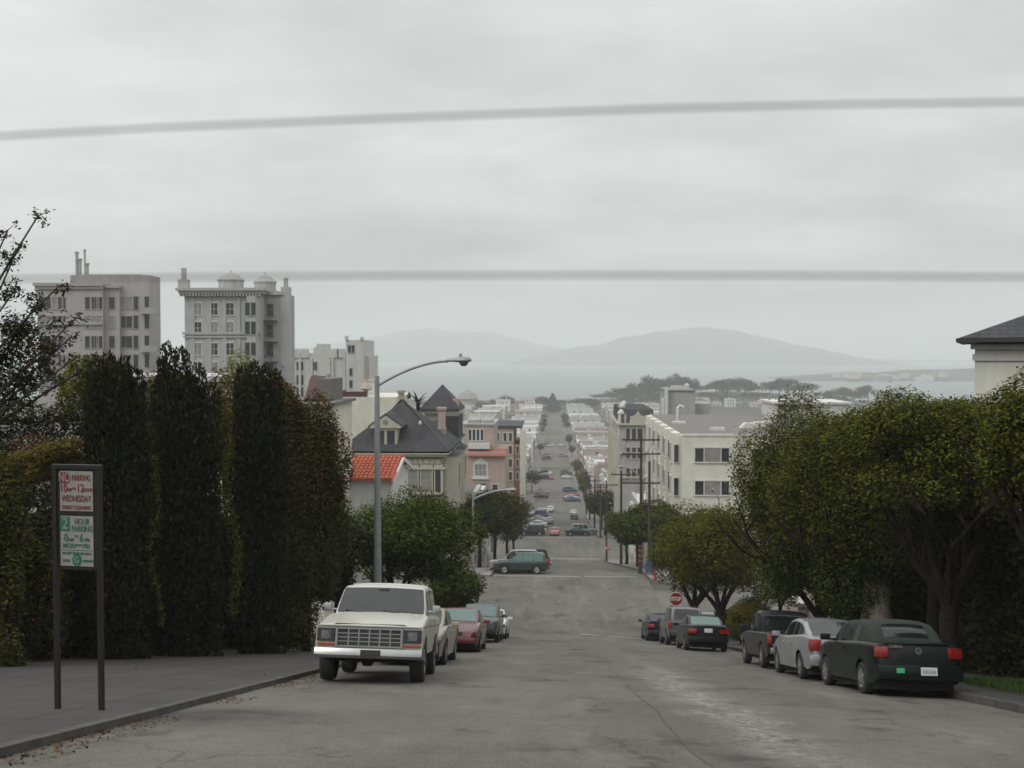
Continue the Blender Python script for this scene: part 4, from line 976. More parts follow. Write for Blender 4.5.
t=flat_hedge('bed of bright pink flowers above the orange hedge',[(16,434),(46,432)],28.4,.3,('leaf_mid','blossom','blossom'),700,44,size=.06,name='flower_bed')
t['category']='flowers'
flat_hedge('dark shadowy hedge under the orange hedge beside the sign',[(-25,496),(90,470)],26.6,4.6,('leaf_dark',),40000,45,dep=1.2)
# near tree at the frame edge, thin flowering branches
t=thing('flowering_tree','sparse tree with small dark leaves and pink blossoms rising at the frame edge','tree',(-14.5,22.5,zq(-14.5,22.5)))
O=t.location; rg=random.Random(13); mb=MB(); cl=[]
def bez(a,b,c,k=7): return [a*(1-f)**2+b*2*f*(1-f)+c*f*f for f in [i/k for i in range(k+1)]]
base=Vector((0,0,-.3)); fork=Vector((.6,0,3.6)); mb.tube([base,Vector((.2,.1,1.6)),fork],[.2,.16,.13],8)
for (px,py,D,lf) in ((38,216,21.8,1),(22,245,22,1),(12,262,22,1),(60,285,22,1),(76,318,21.8,1),(40,300,22.4,1),(70,338,22,1),(80,372,22.3,1),(30,330,22.8,1),(8,230,22.6,1),(50,350,22,1),(15,290,22,1),(78,356,22,1),(30,380,22.3,1),(-8,250,22.4,1),(-10,300,22.1,1)):
    e=at(px,py,D)-O; m=fork+(e-fork)*.45+Vector((rg.uniform(-.5,.1),0,rg.uniform(-.2,.6)))
    pts=bez(fork,m,e); mb.tube(pts,[.055*(1-i/8.5)+.006 for i in range(8)],5)
    for i in range(2,8):
        for q in range(4):
            o_=Vector((rg.uniform(-.32,.32),rg.uniform(-.3,.3),rg.uniform(-.25,.3))); 
            if i>5: o_*=.55
            c=pts[i]+o_; mb.tube([pts[i],c],[.012,.005],4); cl.append((c.x,c.y,c.z,.15,.15,.13))
            if py>285 and px<65 and i>3: cl.append((c.x-.1,c.y,c.z-.05,.22,.22,.18))
for i in range(44):
    p=at(rg.uniform(-30,48),rg.uniform(318,388),22.4)-O; cl.append((p.x,rg.uniform(-.4,.5),p.z,.38,.38,.3))
mb.build('trunk','twig',t,smooth=True,fix=False)
link('crown',leaves(cl,15500,.085,13,('leaf_dark','leaf_dark','blossom'),shell=.1,fuzz=.3,aspect=.45),t)
shrub('leafy_bush','fresh green leafy bush hugging the frame edge below the flowering tree',-11.4,22.2,zq(-11.4,22.2),sub_clumps((-.2,0,2.6,.55,.8,2.1),26,.34,17)+sub_clumps((-.3,0,.5,.6,.6,.6),8,.45,18),17000,.09,17,('leaf_olive','leaf_mid'))
shrub('wild_bush','dark straggly bush with a few pink blooms beside the sign post',-12.6,24.4,zq(-12.6,24.4),sub_clumps((.3,0,1.6,1.3,.7,1.6),26,.34,18),15000,.09,18,('leaf_dark','leaf_mid','blossom'))
# street trees, west
def treeat(name,label,px,D,toppy,rad,trunk_h,seed,x=None,**k):
    p=at(px,toppy,D); return tree(name,label,p.x if x is None else x,D,p.z,rad,trunk_h,seed,**k)
tree('street_tree','broad round leafy tree behind the white truck under the grey house',-6.6,45,at(400,487,45).z,2.75,1.5,51,cb=2.1,n=52000,size=.125,mats=('leaf_ficus','leaf_mid'),limbs=6,crownoff=(.6,0),frac=.38,ry=2.6)
tree('street_tree','dark leafy tree squeezed between the rusty bush and the street lamp',-8.2,41,at(350,502,41).z,1.6,1.7,52,n=16000,size=.17,mats=('leaf_dark','leaf_olive'),limbs=4)
shrub('round_bush','round olive bush behind the parked cars near the crossing',-5.75,57,zq(-5.75,57)+.1,sub_clumps((.35,0,2.5,1.65,1.5,1.65),26,.38,53)+sub_clumps((-.8,0,1.6,1.2,1.2,1.2),8,.4,54),17000,.16,53,('leaf_ficus','leaf_mid'))
shrub('round_bush','small pale green bush right behind the dark red sedan'.replace('right behind','just behind'),-5.9,49,zq(-5.9,49)+.1,sub_clumps((.1,0,.9,.8,.7,.9),10,.42,55),4200,.1,55,('leaf_mid','leaf_lime'))
tree('street_tree','dark round street tree on the far west corner of the crossing',-6.9,101,at(495,493,101).z,2.6,3.0,56,n=13000,size=.26,mats=('leaf_dark','leaf_ficus'),limbs=4)
tree('street_tree','largest russet green street tree beyond the west corner',-5.9,110,at(515,487,110).z,3.3,3.2,57,n=16000,size=.26,mats=('leaf_ficus','leaf_rust'),limbs=5)
tree('street_tree','further street tree whose crown peeps behind the russet one',-5.6,132,at(527,489,132).z,3.1,3.0,58,n=9000,size=.24,mats=('leaf_ficus','leaf_mid'),limbs=4)
tree('street_tree','last dark tree of the second block by the west kerb',-5.6,152,at(535,498,152).z,2.6,2.8,59,n=6500,size=.26,mats=('leaf_dark',),limbs=4)
# street trees, east
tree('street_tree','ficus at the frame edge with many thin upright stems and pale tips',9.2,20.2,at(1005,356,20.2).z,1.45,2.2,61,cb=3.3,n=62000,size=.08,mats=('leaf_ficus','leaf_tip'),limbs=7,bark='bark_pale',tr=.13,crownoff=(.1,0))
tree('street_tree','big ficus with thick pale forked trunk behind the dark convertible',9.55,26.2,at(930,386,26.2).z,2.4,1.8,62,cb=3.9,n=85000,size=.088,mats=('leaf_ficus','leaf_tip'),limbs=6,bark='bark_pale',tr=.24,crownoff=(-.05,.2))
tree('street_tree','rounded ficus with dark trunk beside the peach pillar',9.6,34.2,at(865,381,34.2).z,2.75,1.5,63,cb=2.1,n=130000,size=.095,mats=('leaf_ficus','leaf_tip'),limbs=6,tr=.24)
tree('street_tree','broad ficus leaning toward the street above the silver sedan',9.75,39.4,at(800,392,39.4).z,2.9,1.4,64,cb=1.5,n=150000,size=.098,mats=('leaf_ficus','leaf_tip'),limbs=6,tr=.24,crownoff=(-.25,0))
tree('street_tree','dark crowned ficus filling the gap between the peach pillar and the big forked tree',10.6,30.2,at(895,392,30.2).z,2.0,2.6,164,n=60000,size=.1,mats=('leaf_dark',),limbs=5,tr=.2)
tree('street_tree','thin young tree behind the black pickup',10.3,49,at(775,560,49).z,1.3,1.9,65,n=5000,size=.12,mats=('leaf_ficus',),limbs=4,tr=.09)
tree('pollarded_tree','pollarded tree with knobby limbs, nearer of the pair by the stop sign',9.3,60,at(715,502,60).z,2.9,1.5,66,cb=2.5,n=45000,size=.145,mats=('leaf_mid','leaf_tip'),limbs=6,tr=.26,ry=2.4)
tree('pollarded_tree','pollarded tree, second of the pair and closer to the stop sign',8.4,64.2,at(680,503,64.2).z,3.0,1.5,67,cb=2.4,n=38000,size=.145,mats=('leaf_mid','leaf_tip'),limbs=6,tr=.24)
tree('street_tree','bushy street tree wrapped around the tall utility pole past the crossing',9.2,99,at(648,503,99).z,3.9,2.4,68,n=22000,size=.26,mats=('leaf_ficus','leaf_mid'),limbs=4)
tree('street_tree','street tree in the second block overhanging the far stop sign',8.9,113,at(632,506,113).z,3.5,2.4,69,n=16000,size=.28,mats=('leaf_ficus','leaf_mid'),limbs=4)
tree('street_tree','dark street tree midway down the second block on the east',8.9,130,at(618,512,130).z,2.5,2.4,70,n=7500,size=.24,mats=('leaf_ficus','leaf_olive'),limbs=4)
# side of the east pavement: hedge wall and bushes
t=thing('tall_hedge','tall almost black hedge filling the shade behind the eastern trunks','hedge',(12.6,24,zq(12.6,24)))
cl=[]; rg=random.Random(19)
for i in range(190):
    y=rg.uniform(9,46); x=11.4+rg.uniform(0,1.2)+max(0,(12-y))*.1; cl.append((x-12.6,y-24,zq(x,y)-t.location.z+rg.uniform(.3,6.3)*(1 if y<38 else .85),.8,1.1,.8))
link('foliage',leaves(cl,90000,.16,19,('leaf_dark',),shell=.55),t)
mb=MB(); mb.add([(.2,-15,2.5),(.2,22,-6.2),(.2,22,-.6),(.2,-15,8.2),(.6,-15,2.5),(.6,22,-6.2),(.6,22,-.6),(.6,-15,8.2)],[(0,1,2,3),(7,6,5,4),(0,4,5,1),(1,5,6,2),(2,6,7,3),(3,7,4,0)]); mb.build('support_wall','soil',t)
shrub('golden_bush','rounded golden topped bush by the corner house driveway',10.6,58.5,zq(10.6,58.5),sub_clumps((0,0,1.15,1.25,1.2,1.15),18,.4,71),14000,.11,71,('leaf_orange','leaf_lime'),tipz=.6)
shrub('round_bush','dark green bush leaning against the golden one',9.5,60.5,zq(9.5,60.5),sub_clumps((0,0,1.0,.9,.9,1.0),12,.4,72),5000,.12,72,('leaf_dark','leaf_mid'))
shrub('round_bush','bright green bush behind the golden one',11.6,62,zq(11.6,62),sub_clumps((0,0,1.6,1.2,1.1,1.5),14,.4,73),6000,.12,73,('leaf_mid','leaf_lime'))
shrub('low_hedge','low dark shrub beside the black sedan under the pollarded trees',8.9,50.5,zq(8.9,50.5)+.1,sub_clumps((0,0,.6,.9,1.4,.6),10,.45,74),4500,.1,74,('leaf_dark',))
for k,(x,y) in enumerate(((10.5,17.0),(10.35,18.6),(10.5,20.4),(10.3,22.2))):
    shrub('small_shrub','small dark shrub in the row at the foot of the tall hedge',x,y,zq(x,y)+.12,sub_clumps((0,0,.35,.33,.33,.33),7,.45,80+k),1300,.06,80+k,('leaf_dark','leaf_mid'),group='small shrubs at the foot of the tall hedge')
# ------------------------------------------------------------------ vehicles
def interp(tab,y): return float(np.interp(y,[t[0] for t in tab],[t[1] for t in tab]))
def wheel_parts(spec,par,far):
    r=spec['wr']; tw=spec.get('tw',.2); key='_w'+spec['key']
    mb=MB(); mb.lathe([(r*.62,-tw/2),(r*.9,-tw/2),(r*.985,-tw*.36),(r,-tw*.2),(r,tw*.2),(r*.985,tw*.36),(r*.9,tw/2),(r*.62,tw/2),(r*.6,tw*.2)],n=12 if far else 26,axis='x',cap=False)
    tyre=mb.mesh('tyre','rubber',smooth=30)
    mb=MB(); mb.lathe([(0.001,tw*.5),(r*.14,tw*.5),(r*.16,tw*.4),(r*.5,tw*.28),(r*.6,tw*.42),(r*.64,tw*.5),(r*.64,tw*.3)],n=12 if far else 26,axis='x',cap=False)
    if not far:
        for k in range(spec.get('spokes',5)):
            a=2*PI*k/spec.get('spokes',5); c_,s_=math.cos(a),math.sin(a); 
            p=[(-.035,r*.12),(.035,r*.12),(.05,r*.6),(-.05,r*.6)]
            vs=[(tw*xx,u*c_-v*s_,u*s_+v*c_) for xx in (.3,.47) for u,v in p]
            mb.add(vs,[(0,1,2,3),(7,6,5,4),(0,4,5,1),(1,5,6,2),(2,6,7,3),(3,7,4,0)])
    rim=mb.mesh('rim',spec.get('rim','rim'),smooth=30)
    return tyre,rim
def car(name,label,cat,spec,x,y,heading=1,group=None,far=False,side=None,dz=0.0):
    """heading 1: nose downhill (+y), -1: nose uphill; side: 'w'/'e' nose across the street"""
    t=thing(name,label,cat,(0,0,0),0,group)
    S=spec; L,W=S['L']/2,S['W']/2
    body,cabin,bot,wid=S['body'],S['cabin'],S['zb'],S['wid']
    wy=[S['wf'],S['wb']]; ra=S['wr']+.06
    dark=S.get('tumble',.2); belt=S['belt']; Hh=S['H']
    st=set(p[0] for p in body)|set(p[0] for p in wid)|{-L,L}
    for a in wy:
        for k in range(-8,9): st.add(round(a+ra*math.sin(k/8*PI/2)*.999,3))
    stp=9 if far else 16
    for k in range(stp+1): st.add(round(-L+2*L*k/stp,3))
    st=sorted(s for s in st if -L<=s<=L)
    def zbot(y):
        z=bot+max(0,(abs(y)-L*.86))*S.get('endlift',.35)
        for a in wy:
            if abs(y-a)<ra: z=max(z,S['wr']+math.sqrt(max(0,ra*ra-(y-a)**2)))
        return z
    rc=S.get('rc',.09)
    def sidex(y,z,zt):
        w=interp(wid,y); f=(z-bot)/max(.01,(belt-bot)); f=max(0,min(1,f))
        return w*(1-.05*(1-f)**2*1.0-S.get('pinch',.06)*max(0,f-.55)**1.5*2.2)
    def bring(y):
        zt=interp(body,y); zb_=min(zbot(y),zt-.02); pts=[]
        r=min(rc,(zt-zb_)*.45)
        for k in range(6): 
            z=zb_+(zt-r-zb_)*k/5; pts.append((sidex(y,z,zt),z))
        xe=sidex(y,zt-r,zt)
        for k in (1,2,3):
            a=k/3*PI/2; pts.append((xe-r+r*math.cos(a),zt-r+r*math.sin(a)))
        for k in (1,2,3): pts.append(((xe-r)*(1-k/3),zt+S.get('crown',.025)*(1-(1-k/3)**2)))
        return pts
    def loft(ring,ys,closed_ends=True):
        mb=MB(); vs=[]; n=None
        for yy in ys:
            h=ring(yy); full=[(px,yy,pz) for px,pz in h]+[(-px,yy,pz) for px,pz in h[-2::-1]]
            n=len(full); vs+=full
        fs=[(i*n+k,i*n+k+1,(i+1)*n+k+1,(i+1)*n+k) for i in range(len(ys)-1) for k in range(n-1)]
        fs+=[tuple(range(n)),tuple(range((len(ys)-1)*n,len(ys)*n))[::-1]]
        mb.add(vs,fs); return mb
    loft(bring,st).build('body',S['paint'],t,smooth=32)
    # underbody and wheel wells
    mb=MB(); mb.box(-W*.84,-L*.9,bot-.1,W*.84,L*.9,belt-.22)
    mb.build('underbody','under',t)
    # cabin
    c0,c1=cabin[0][0],cabin[-1][0]
    wc=S.get('wc',.9)
    def cabw(y,z): 
        e=1-.12*max(0,(abs(y-(c0+c1)/2)/((c1-c0)/2)))**4*S.get('cend',1)
        return W*wc*e*(1-dark*(max(0,z-belt))/(Hh-belt))
    rr=S.get('rroof',.1)
    def cring(y):
        zt=interp(cabin,y); z0=min(belt-.06,zt-.05); pts=[]
        r=min(rr,max(.005,(zt-z0)*.4))
        for k in range(5):
            z=z0+(zt-r-z0)*k/4; pts.append((cabw(y,z),z))
        xe=cabw(y,zt-r)
        for k in (1,2,3):
            a=k/3*PI/2; pts.append((xe-r+r*math.cos(a),zt-r+r*math.sin(a)))
        for k in (1,2,3): pts.append(((xe-r)*(1-k/3),zt+.03*(1-(1-k/3)**2)))
        return pts
    cs=set(p[0] for p in cabin)
    for k in range(11): cs.add(c0+(c1-c0)*k/10)
    loft(cring,sorted(cs)).build('roof' if S.get('roofpaint') is None else 'soft_top' if S['roofpaint']=='fabric' else 'roof',S.get('roofpaint') or S['paint'],t,smooth=32)
    # glass
    def topglass(nm,y0,y1,f=.9,m='car_glass',cut=0.0,off=.008):
        mb=MB(); vs=[]; ny=6; nx=6
        for i in range(ny+1):
            yy=y0+(y1-y0)*i/ny; zt=interp(cabin,yy); r=rr
            xe=(cabw(yy,zt-r)-r*.75)*f
            sl=(interp(cabin,yy+.05)-interp(cabin,yy-.05))/.1; nn=Vector((0,-sl,1)).normalized()
            for k in range(nx+1):
                s=-1+2*k/nx; vs.append((xe*s,yy+nn.y*off,zt+.03*(1-(s*.85)**2)+nn.z*off))
        fs=[(i*(nx+1)+k,i*(nx+1)+k+1,(i+1)*(nx+1)+k+1,(i+1)*(nx+1)+k) for i in range(ny) for k in range(nx)]
        mb.add(vs,fs); mb.build(nm,m,t,smooth=60,fix=False)
    ws=S['ws']; rw=S['rw']
    topglass('windscreen',ws[0],ws[1],m=S.get('wglass','car_glass'),f=S.get('wf_',.97))
    if rw: topglass('rear_window',rw[0],rw[1],f=S.get('rwf',.93),m=S.get('rglass','car_glass'))
    for sx in (-1,1):
        for (a,b) in S['side_w']:
            mb=MB(); vs=[]; k=6
            for i in range(k+1):
                yy=a+(b-a)*i/k; zt=interp(cabin,yy)-.085; z0=belt+.02
                zt=max(z0+.005,zt)
                for j in range(4):
                    z=z0+(zt-z0)*j/3; vs.append((sx*(cabw(yy,z)+.007),yy,z))
            mb.add(vs,[(i*4+j,i*4+j+1,(i+1)*4+j+1,(i+1)*4+j) for i in range(k) for j in range(3)])
            mb.build('side_window',S.get('sglass','car_glass'),t,smooth=60,fix=False)
    ty,rm=wheel_parts(S,t,far)
    for yy in wy:
        for sx in (-1,1):
            e=link('wheel',ty,t); e.location=(sx*(W-S.get('tw',.2)/2-.015),yy,S['wr']); 
            if sx<0: e.rotation_euler=(0,0,PI)
            link('rim',rm,e)
    def lamp(nm,xc,yc,zc,w,d,h,m,both=True,bev=.02):
        for sx in ((-1,1) if both else (1,)):
            mb=MB(); mb.box(-w/2,-d/2,-h/2,w/2,d/2,h/2)
            o=mb.build(nm,m,t,bevel=min(bev,h*.3,d*.3),smooth=30); o.location=(sx*xc,yc,zc)
            if both and S.get('lampyaw',True): o.rotation_euler=(0,0,sx*(.16 if yc<0 else -.25))
    for l in S.get('lamps',[]): lamp(*l)
    for nm,args,m,bev in S.get('boxes',[]):
        mb=MB(); mb.box(*args); mb.build(nm,m,t,bevel=bev,smooth=30)
    if not far:
        for sx in (-1,1):
            mb=MB(); ym=S['mirror'][0]; zm=S['mirror'][1]; mw,mh=S.get('msize',(.2,.13)); 
            mb.box(W*wc*.97,ym-.04,zm-.03,W+.06,ym+.03,zm+.01); mb.box(W+.02,ym-.05,zm-mh/2+.03,W+.02+mw,ym+.06,zm+mh/2+.03)
            mm=mb.mesh('mirror',S.get('mirrorm',S['paint']),bevel=.02,smooth=30); mo=link('mirror',mm,t)
            if sx<0: mo.scale=(-1,1,1)
        # door seams and handles as real grooves' dark gaskets
        for sx in (-1,1):
            mb=MB()
            for ys in S.get('seams',[]):
                vs=[]
                for k in range(7):
                    z=bot+.08+(belt-.03-bot-.08)*k/6; xx=sx*(sidex(ys,z,0)+.003); vs+=[(xx,ys-.008,z),(xx,ys+.008,z)]
                mb.add(vs,[(2*k,2*k+1,2*k+3,2*k+2) for k in range(6)])
            if S.get('seams'): mb.build('door_seam','black',t,fix=False)
            for yh in S.get('handles',[]):
                mb=MB(); xx=sidex(yh,belt-.1,0); mb.box(sx*xx-.012,yh-.08,belt-.13,sx*xx+.03*sx,yh+.08,belt-.095) if sx>0 else mb.box(-xx-.03,yh-.08,belt-.13,-xx+.012,yh+.08,belt-.095)
                mb.build('door_handle',S.get('handlem',S['paint']),t,bevel=.008)
    # place on the slope
    if side is None:
        f=Vector((0,1,(zp(y+1.3)-zp(y-1.3))/2.6)).normalized()*heading; u=Vector((tilt(y),0,1)); u=(u-f*u.dot(f)).normalized()
    else:
        sl=(zp(y+.7)-zp(y-.7))/1.4; u=Vector((0,-sl,1)).normalized(); f=Vector((-1 if side=='w' else 1,0,0))
    r_=f.cross(u); mt=Matrix((r_,f,u)).transposed()
    t.location=(x,y,zq(x,y)+dz); t.rotation_euler=mt.to_euler()
    return t
def place_copy(src,x,y,label,heading=1,side=None,group=None,paint=None,dz=0):
    t=copy_tree(src); t['label']=label
    if group: t['group']=group
    elif 'group' in t: del t['group']
    if side is None:
        f=Vector((0,1,(zp(y+1.3)-zp(y-1.3))/2.6)).normalized()*heading; u=Vector((tilt(y),0,1)); u=(u-f*u.dot(f)).normalized()
    else:
        sl=(zp(y+.7)-zp(y-.7))/1.4; u=Vector((0,-sl,1)).normalized(); f=Vector((-1 if side=='w' else 1,0,0))
    r_=f.cross(u); t.location=(x,y,zq(x,y)+dz); t.rotation_euler=Matrix((r_,f,u)).transposed().to_euler()
    if paint:
        for c in t.children:
            if c.data and c.data.materials and c.name.split('.')[0] in ('body','roof','mirror'):
                c.material_slots[0].link='OBJECT'; c.material_slots[0].material=M[paint]
    return t
P=lambda n,c,**k: M.setdefault(n,paint(n,c,**k))
P('p_black_green',(.006,.010,.009),coat=.1,rough=.3,spec=.2); P('p_silver',(.27,.275,.28),metal=.35,rough=.33); P('p_black',(.012,.013,.015),coat=.1,rough=.3,spec=.2); P('p_dark',(.02,.024,.03),coat=.1,rough=.3,spec=.2)
P('p_grey',(.09,.094,.1),metal=.3); P('p_red',(.11,.008,.012)); P('p_dark_green',(.022,.035,.035)); P('p_white',(.6,.6,.57)); P('p_cream',(.44,.44,.38),coat=.35,rough=.35)
P('p_gold',(.27,.25,.19),metal=.3); P('p_brightred',(.3,.02,.015)); P('p_teal',(.12,.2,.2)); P('p_blue',(.05,.08,.16))
def sedan(key,pm,**k):
    s=dict(key=key,L=4.55,W=1.74,H=1.42,zb=.24,belt=.93,wr=.31,wf=1.35,wb=-1.32,paint=pm,
      body=[(-2.275,.60),(-2.25,.86),(-2.2,.99),(-2.05,1.03),(-1.5,1.04),(.95,.97),(1.6,.89),(2.05,.76),(2.22,.66),(2.275,.5)],
      wid=[(-2.275,.66),(-2.2,.75),(-2.0,.82),(-1.4,.865),(1.3,.865),(1.9,.8),(2.15,.70),(2.275,.56)],
      cabin=[(-1.75,.99),(-1.0,1.34),(-.55,1.40),(-.1,1.42),(.3,1.38),(1.15,.94)],
      ws=(1.08,.37),rw=(-1.68,-1.03),side_w=[(-1.25,-.36),(-.28,.72)],
      lamps=[('tail_light',.63,-2.24,.79,.38,.16,.18,'red_lamp'),('headlight',.60,2.10,.64,.36,.14,.15,'lamp')],
      boxes=[('rear_bumper',(-.80,-2.33,.36,.80,-2.12,.58),pm,.05),('front_bumper',(-.72,2.1,.3,.72,2.33,.5),pm,.05),('number_plate',(-.16,-2.30,.74,.16,-2.265,.90),'plate',.004),('grille',(-.28,2.2,.55,.28,2.29,.66),'black',.01)],
      mirror=(.72,.98),seams=[-.32,.82],handles=[-.5,.45],spokes=6)
    s.update(k); return s
def suvspec(key,pm,**k):
    s=dict(key=key,L=4.6,W=1.82,H=1.75,zb=.33,belt=1.08,wr=.37,wf=1.38,wb=-1.35,paint=pm,tumble=.14,
      body=[(-2.3,.7),(-2.28,1.05),(-2.2,1.12),(1.0,1.08),(1.9,1.02),(2.15,.92),(2.28,.8),(2.3,.6)],
      wid=[(-2.3,.78),(-2.15,.86),(-1.5,.91),(1.5,.91),(2.05,.84),(2.3,.72)],
      cabin=[(-2.24,1.08),(-2.02,1.62),(-1.8,1.74),(-.2,1.76),(.25,1.72),(1.05,1.06)],
      ws=(.98,.33),rw=(-2.2,-1.97),rwf=.9,side_w=[(-1.85,-1.1),(-1.02,-.25),(-.17,.62)],
      lamps=[('tail_light',.80,-2.27,.95,.15,.14,.32,'red_lamp'),('headlight',.66,2.2,.82,.34,.14,.2,'lamp')],
      boxes=[('rear_bumper',(-.84,-2.42,.42,.84,-2.2,.64),'black',.05),('front_bumper',(-.8,2.18,.38,.8,2.4,.62),'black',.05),('number_plate',(-.16,-2.44,.66,.16,-2.3,.8),'plate',.004),('grille',(-.4,2.24,.68,.4,2.33,.88),'black',.01),('roof_rack',(-.6,-1.5,1.79,-.56,-.1,1.83),'black',.01),('roof_rack',(.56,-1.5,1.79,.6,-.1,1.83),'black',.01)],
      mirror=(.62,1.12),seams=[-.2,.78,-1.06],handles=[-.9,-.1],spokes=5)
    s.update(k); return s
# --- old white four-wheel drive, nose uphill on the west kerb
tr=dict(key='truck',L=4.6,W=2.0,H=1.87,zb=.52,belt=1.26,wr=.41,tw=.27,wf=1.42,wb=-1.25,paint='p_cream',tumble=.13,wc=.93,pinch=.02,rc=.07,crown=.03,endlift=0,rroof=.09,cend=.25,
  body=[(-2.3,1.22),(-.2,1.24),(.75,1.24),(.9,1.25),(1.6,1.17),(2.15,1.07),(2.27,1.035),(2.3,1.0)],
  wid=[(-2.3,.95),(-2.1,1.0),(2.1,1.0),(2.3,.985)],
  cabin=[(-2.28,1.22),(-2.22,1.72),(-2.1,1.84),(-.7,1.87),(-.66,1.845),(.1,1.815),(.25,1.76),(.82,1.21)],
  ws=(.76,.26),wf_=1.02,rw=(-2.26,-2.2),wglass='wind_glass',side_w=[(-1.9,-.6),(-.46,.3)],
  lampyaw=False,
  lamps=[],boxes=[],mirror=(.5,1.34),msize=(.15,.17),mirrorm='chrome',seams=[.72,-.5],handles=[-.35],handlem='chrome',rim='steelrim',spokes=0)
T=car('four_wheel_drive','white boxy old four-wheel drive with grid grille parked facing uphill beside the hedge','truck',tr,-3.49,21.75,-1)
def tp(nm,m,fn,bev=0,par=None,**k):
    mb=MB(); fn(mb); return mb.build(nm,m,par or T,bevel=bev,**k)
T_DZ=-.14
T.rotation_euler=(Matrix.Rotation(R(2.2),3,'Z')@T.rotation_euler.to_matrix()).to_euler()
# front face dressing (local +y is the nose)
def gr(mb):
    y0,y1=2.302,2.36
    mb.box(-.60,y0,.80,.60,y1-.02,.83); mb.box(-.60,y0,1.12,.60,y1-.02,1.15); mb.box(-.62,y0,.80,-.58,y1,1.15); mb.box(.58,y0,.80,.62,y1,1.15)
    for k in range(1,6): x=-.58+1.16*k/6; mb.box(x-.012,y0,.83,x+.012,y1-.03,1.12)
    for k in range(1,4): z=.83+.29*k/4; mb.box(-.58,y0,z-.009,.58,y1-.038,z+.009)
g_=tp('grille','chrome',gr)
tp('grille_mesh','black',lambda mb: mb.box(-.58,2.296,.82,.58,2.312,1.13),par=g_)
tp('headlight_panel','p_cream',lambda mb: (mb.box(-.985,2.296,.78,.985,2.303,1.16)))
for sx in (-1,1):
    h=tp('headlight','black',lambda mb: mb.prism([(sx*.80-.165,.90),(sx*.80+.165,.90),(sx*.80+.165,1.135),(sx*.80-.165,1.135)],2.298,2.345),bev=.012)
    tp('lens','lamp',lambda mb: mb.box(sx*.80-.085,2.343,.935,sx*.80+.085,2.352,1.09),bev=.004,par=h)
    tp('indicator','amber',lambda mb: mb.box(sx*.80-.16,2.298,.825,sx*.80+.16,2.34,.868),bev=.008)
    tp('hood_edge','chrome',lambda mb: mb.box(-.97,2.285,1.165,0,2.325,1.19) if sx<0 else mb.box(0,2.285,1.165,.97,2.325,1.19),bev=.006)
def bump(mb):
    prof=[(2.36,.60),(2.44,.61),(2.475,.66),(2.47,.72),(2.44,.78),(2.36,.785)]
    xs=[(-1.03,-.22),(-.99,-.07),(-.8,0),(.8,0),(.99,-.07),(1.03,-.22)]; n=len(prof); vs=[(x,yy+dy,z) for x,dy in xs for yy,z in prof]
    mb.add(vs,[(i*n+k,i*n+(k+1)%n,(i+1)*n+(k+1)%n,(i+1)*n+k) for i in range(5) for k in range(n)]+[tuple(range(n)),tuple(range(5*n,6*n))])
tp('front_bumper','chrome',bump,smooth=25)
tp('number_plate','black',lambda mb: mb.box(-.24,2.475,.615,.13,2.484,.76))
tp('axle','under',lambda mb: (mb.tube([(-.8,1.42,.42),(.8,1.42,.42)],.06,8),mb.lathe([(.02,-.15),(.14,-.08),(.14,.08),(.02,.15)],c=(.12,1.42,.42),axis='x',n=12),mb.tube([(-.8,-1.25,.42),(.8,-1.25,.42)],.07,8)))
def wip(mb):
    for x0,x1 in ((-.62,-.05),(.12,.7)): mb.tube([(x0,.84,1.255),(x1,.74,1.325)],.012,5)
for o_ in T.children:
    if o_.name.split('.')[0] in ('grille','headlight_panel','headlight','indicator','hood_edge','front_bumper','number_plate'): o_.location.z+=T_DZ
tp('wiper','black',wip)
tp('rear_view_mirror','black',lambda mb: mb.box(-.1,.30,1.70,.1,.34,1.76))
def cowl(mb): mb.prism([(.62,1.262),(1.0,1.262),(1.0,1.282),(.62,1.285)],-.9,.9,axis='x')
def hoodr(mb):
    # raised centre of the bonnet
    vs=[]
    for yy,z in ((.95,1.262),(1.6,1.188),(2.24,1.055)):
        for x in (-.72,-.62,.62,.72): vs.append((x,yy,z+(.028 if abs(x)<.7 else -.01)))
    mb.add(vs,[(i*4+k,i*4+k+1,(i+1)*4+k+1,(i+1)*4+k) for i in range(2) for k in range(3)])
tp('bonnet_bulge','p_cream',hoodr,smooth=60,fix=False)
def body_line(mb):
    for sx in (-1,1): mb.box(sx*.985-.02,-2.2,1.13,sx*.985+.02,2.2,1.145)
tp('side_trim','chrome',lambda mb: mb.box(.985,-2.2,1.05,1.008,2.15,1.07)); tp('side_trim','chrome',lambda mb: mb.box(-1.008,-2.2,1.05,-.985,2.15,1.07))
# --- cars behind the truck, west kerb
car('parked_car','dull gold old sedan mostly hidden behind the white four-wheel drive','car',sedan('gold','p_gold',L=4.7),-3.55,28.3,-1)
red=car('parked_car','dark red sedan parked facing uphill between the gold car and a dark wagon','car',sedan('redc','p_red',wglass='teal_glass'),-3.25,36.8,-1)
dk=car('parked_car','dark green estate parked facing uphill just below the dark red sedan','car',suvspec('dkg','p_dark_green',H=1.62,wglass='teal_glass',cabin=[(-2.24,1.04),(-2.0,1.5),(-1.8,1.6),(-.2,1.62),(.2,1.58),(1.05,1.04)],belt=1.03),-3.2,47.5,-1)
car('parked_car','small white sedan last in the uphill-facing row below the dark estate','car',sedan('wht','p_white'),-3.1,53.5,-1)
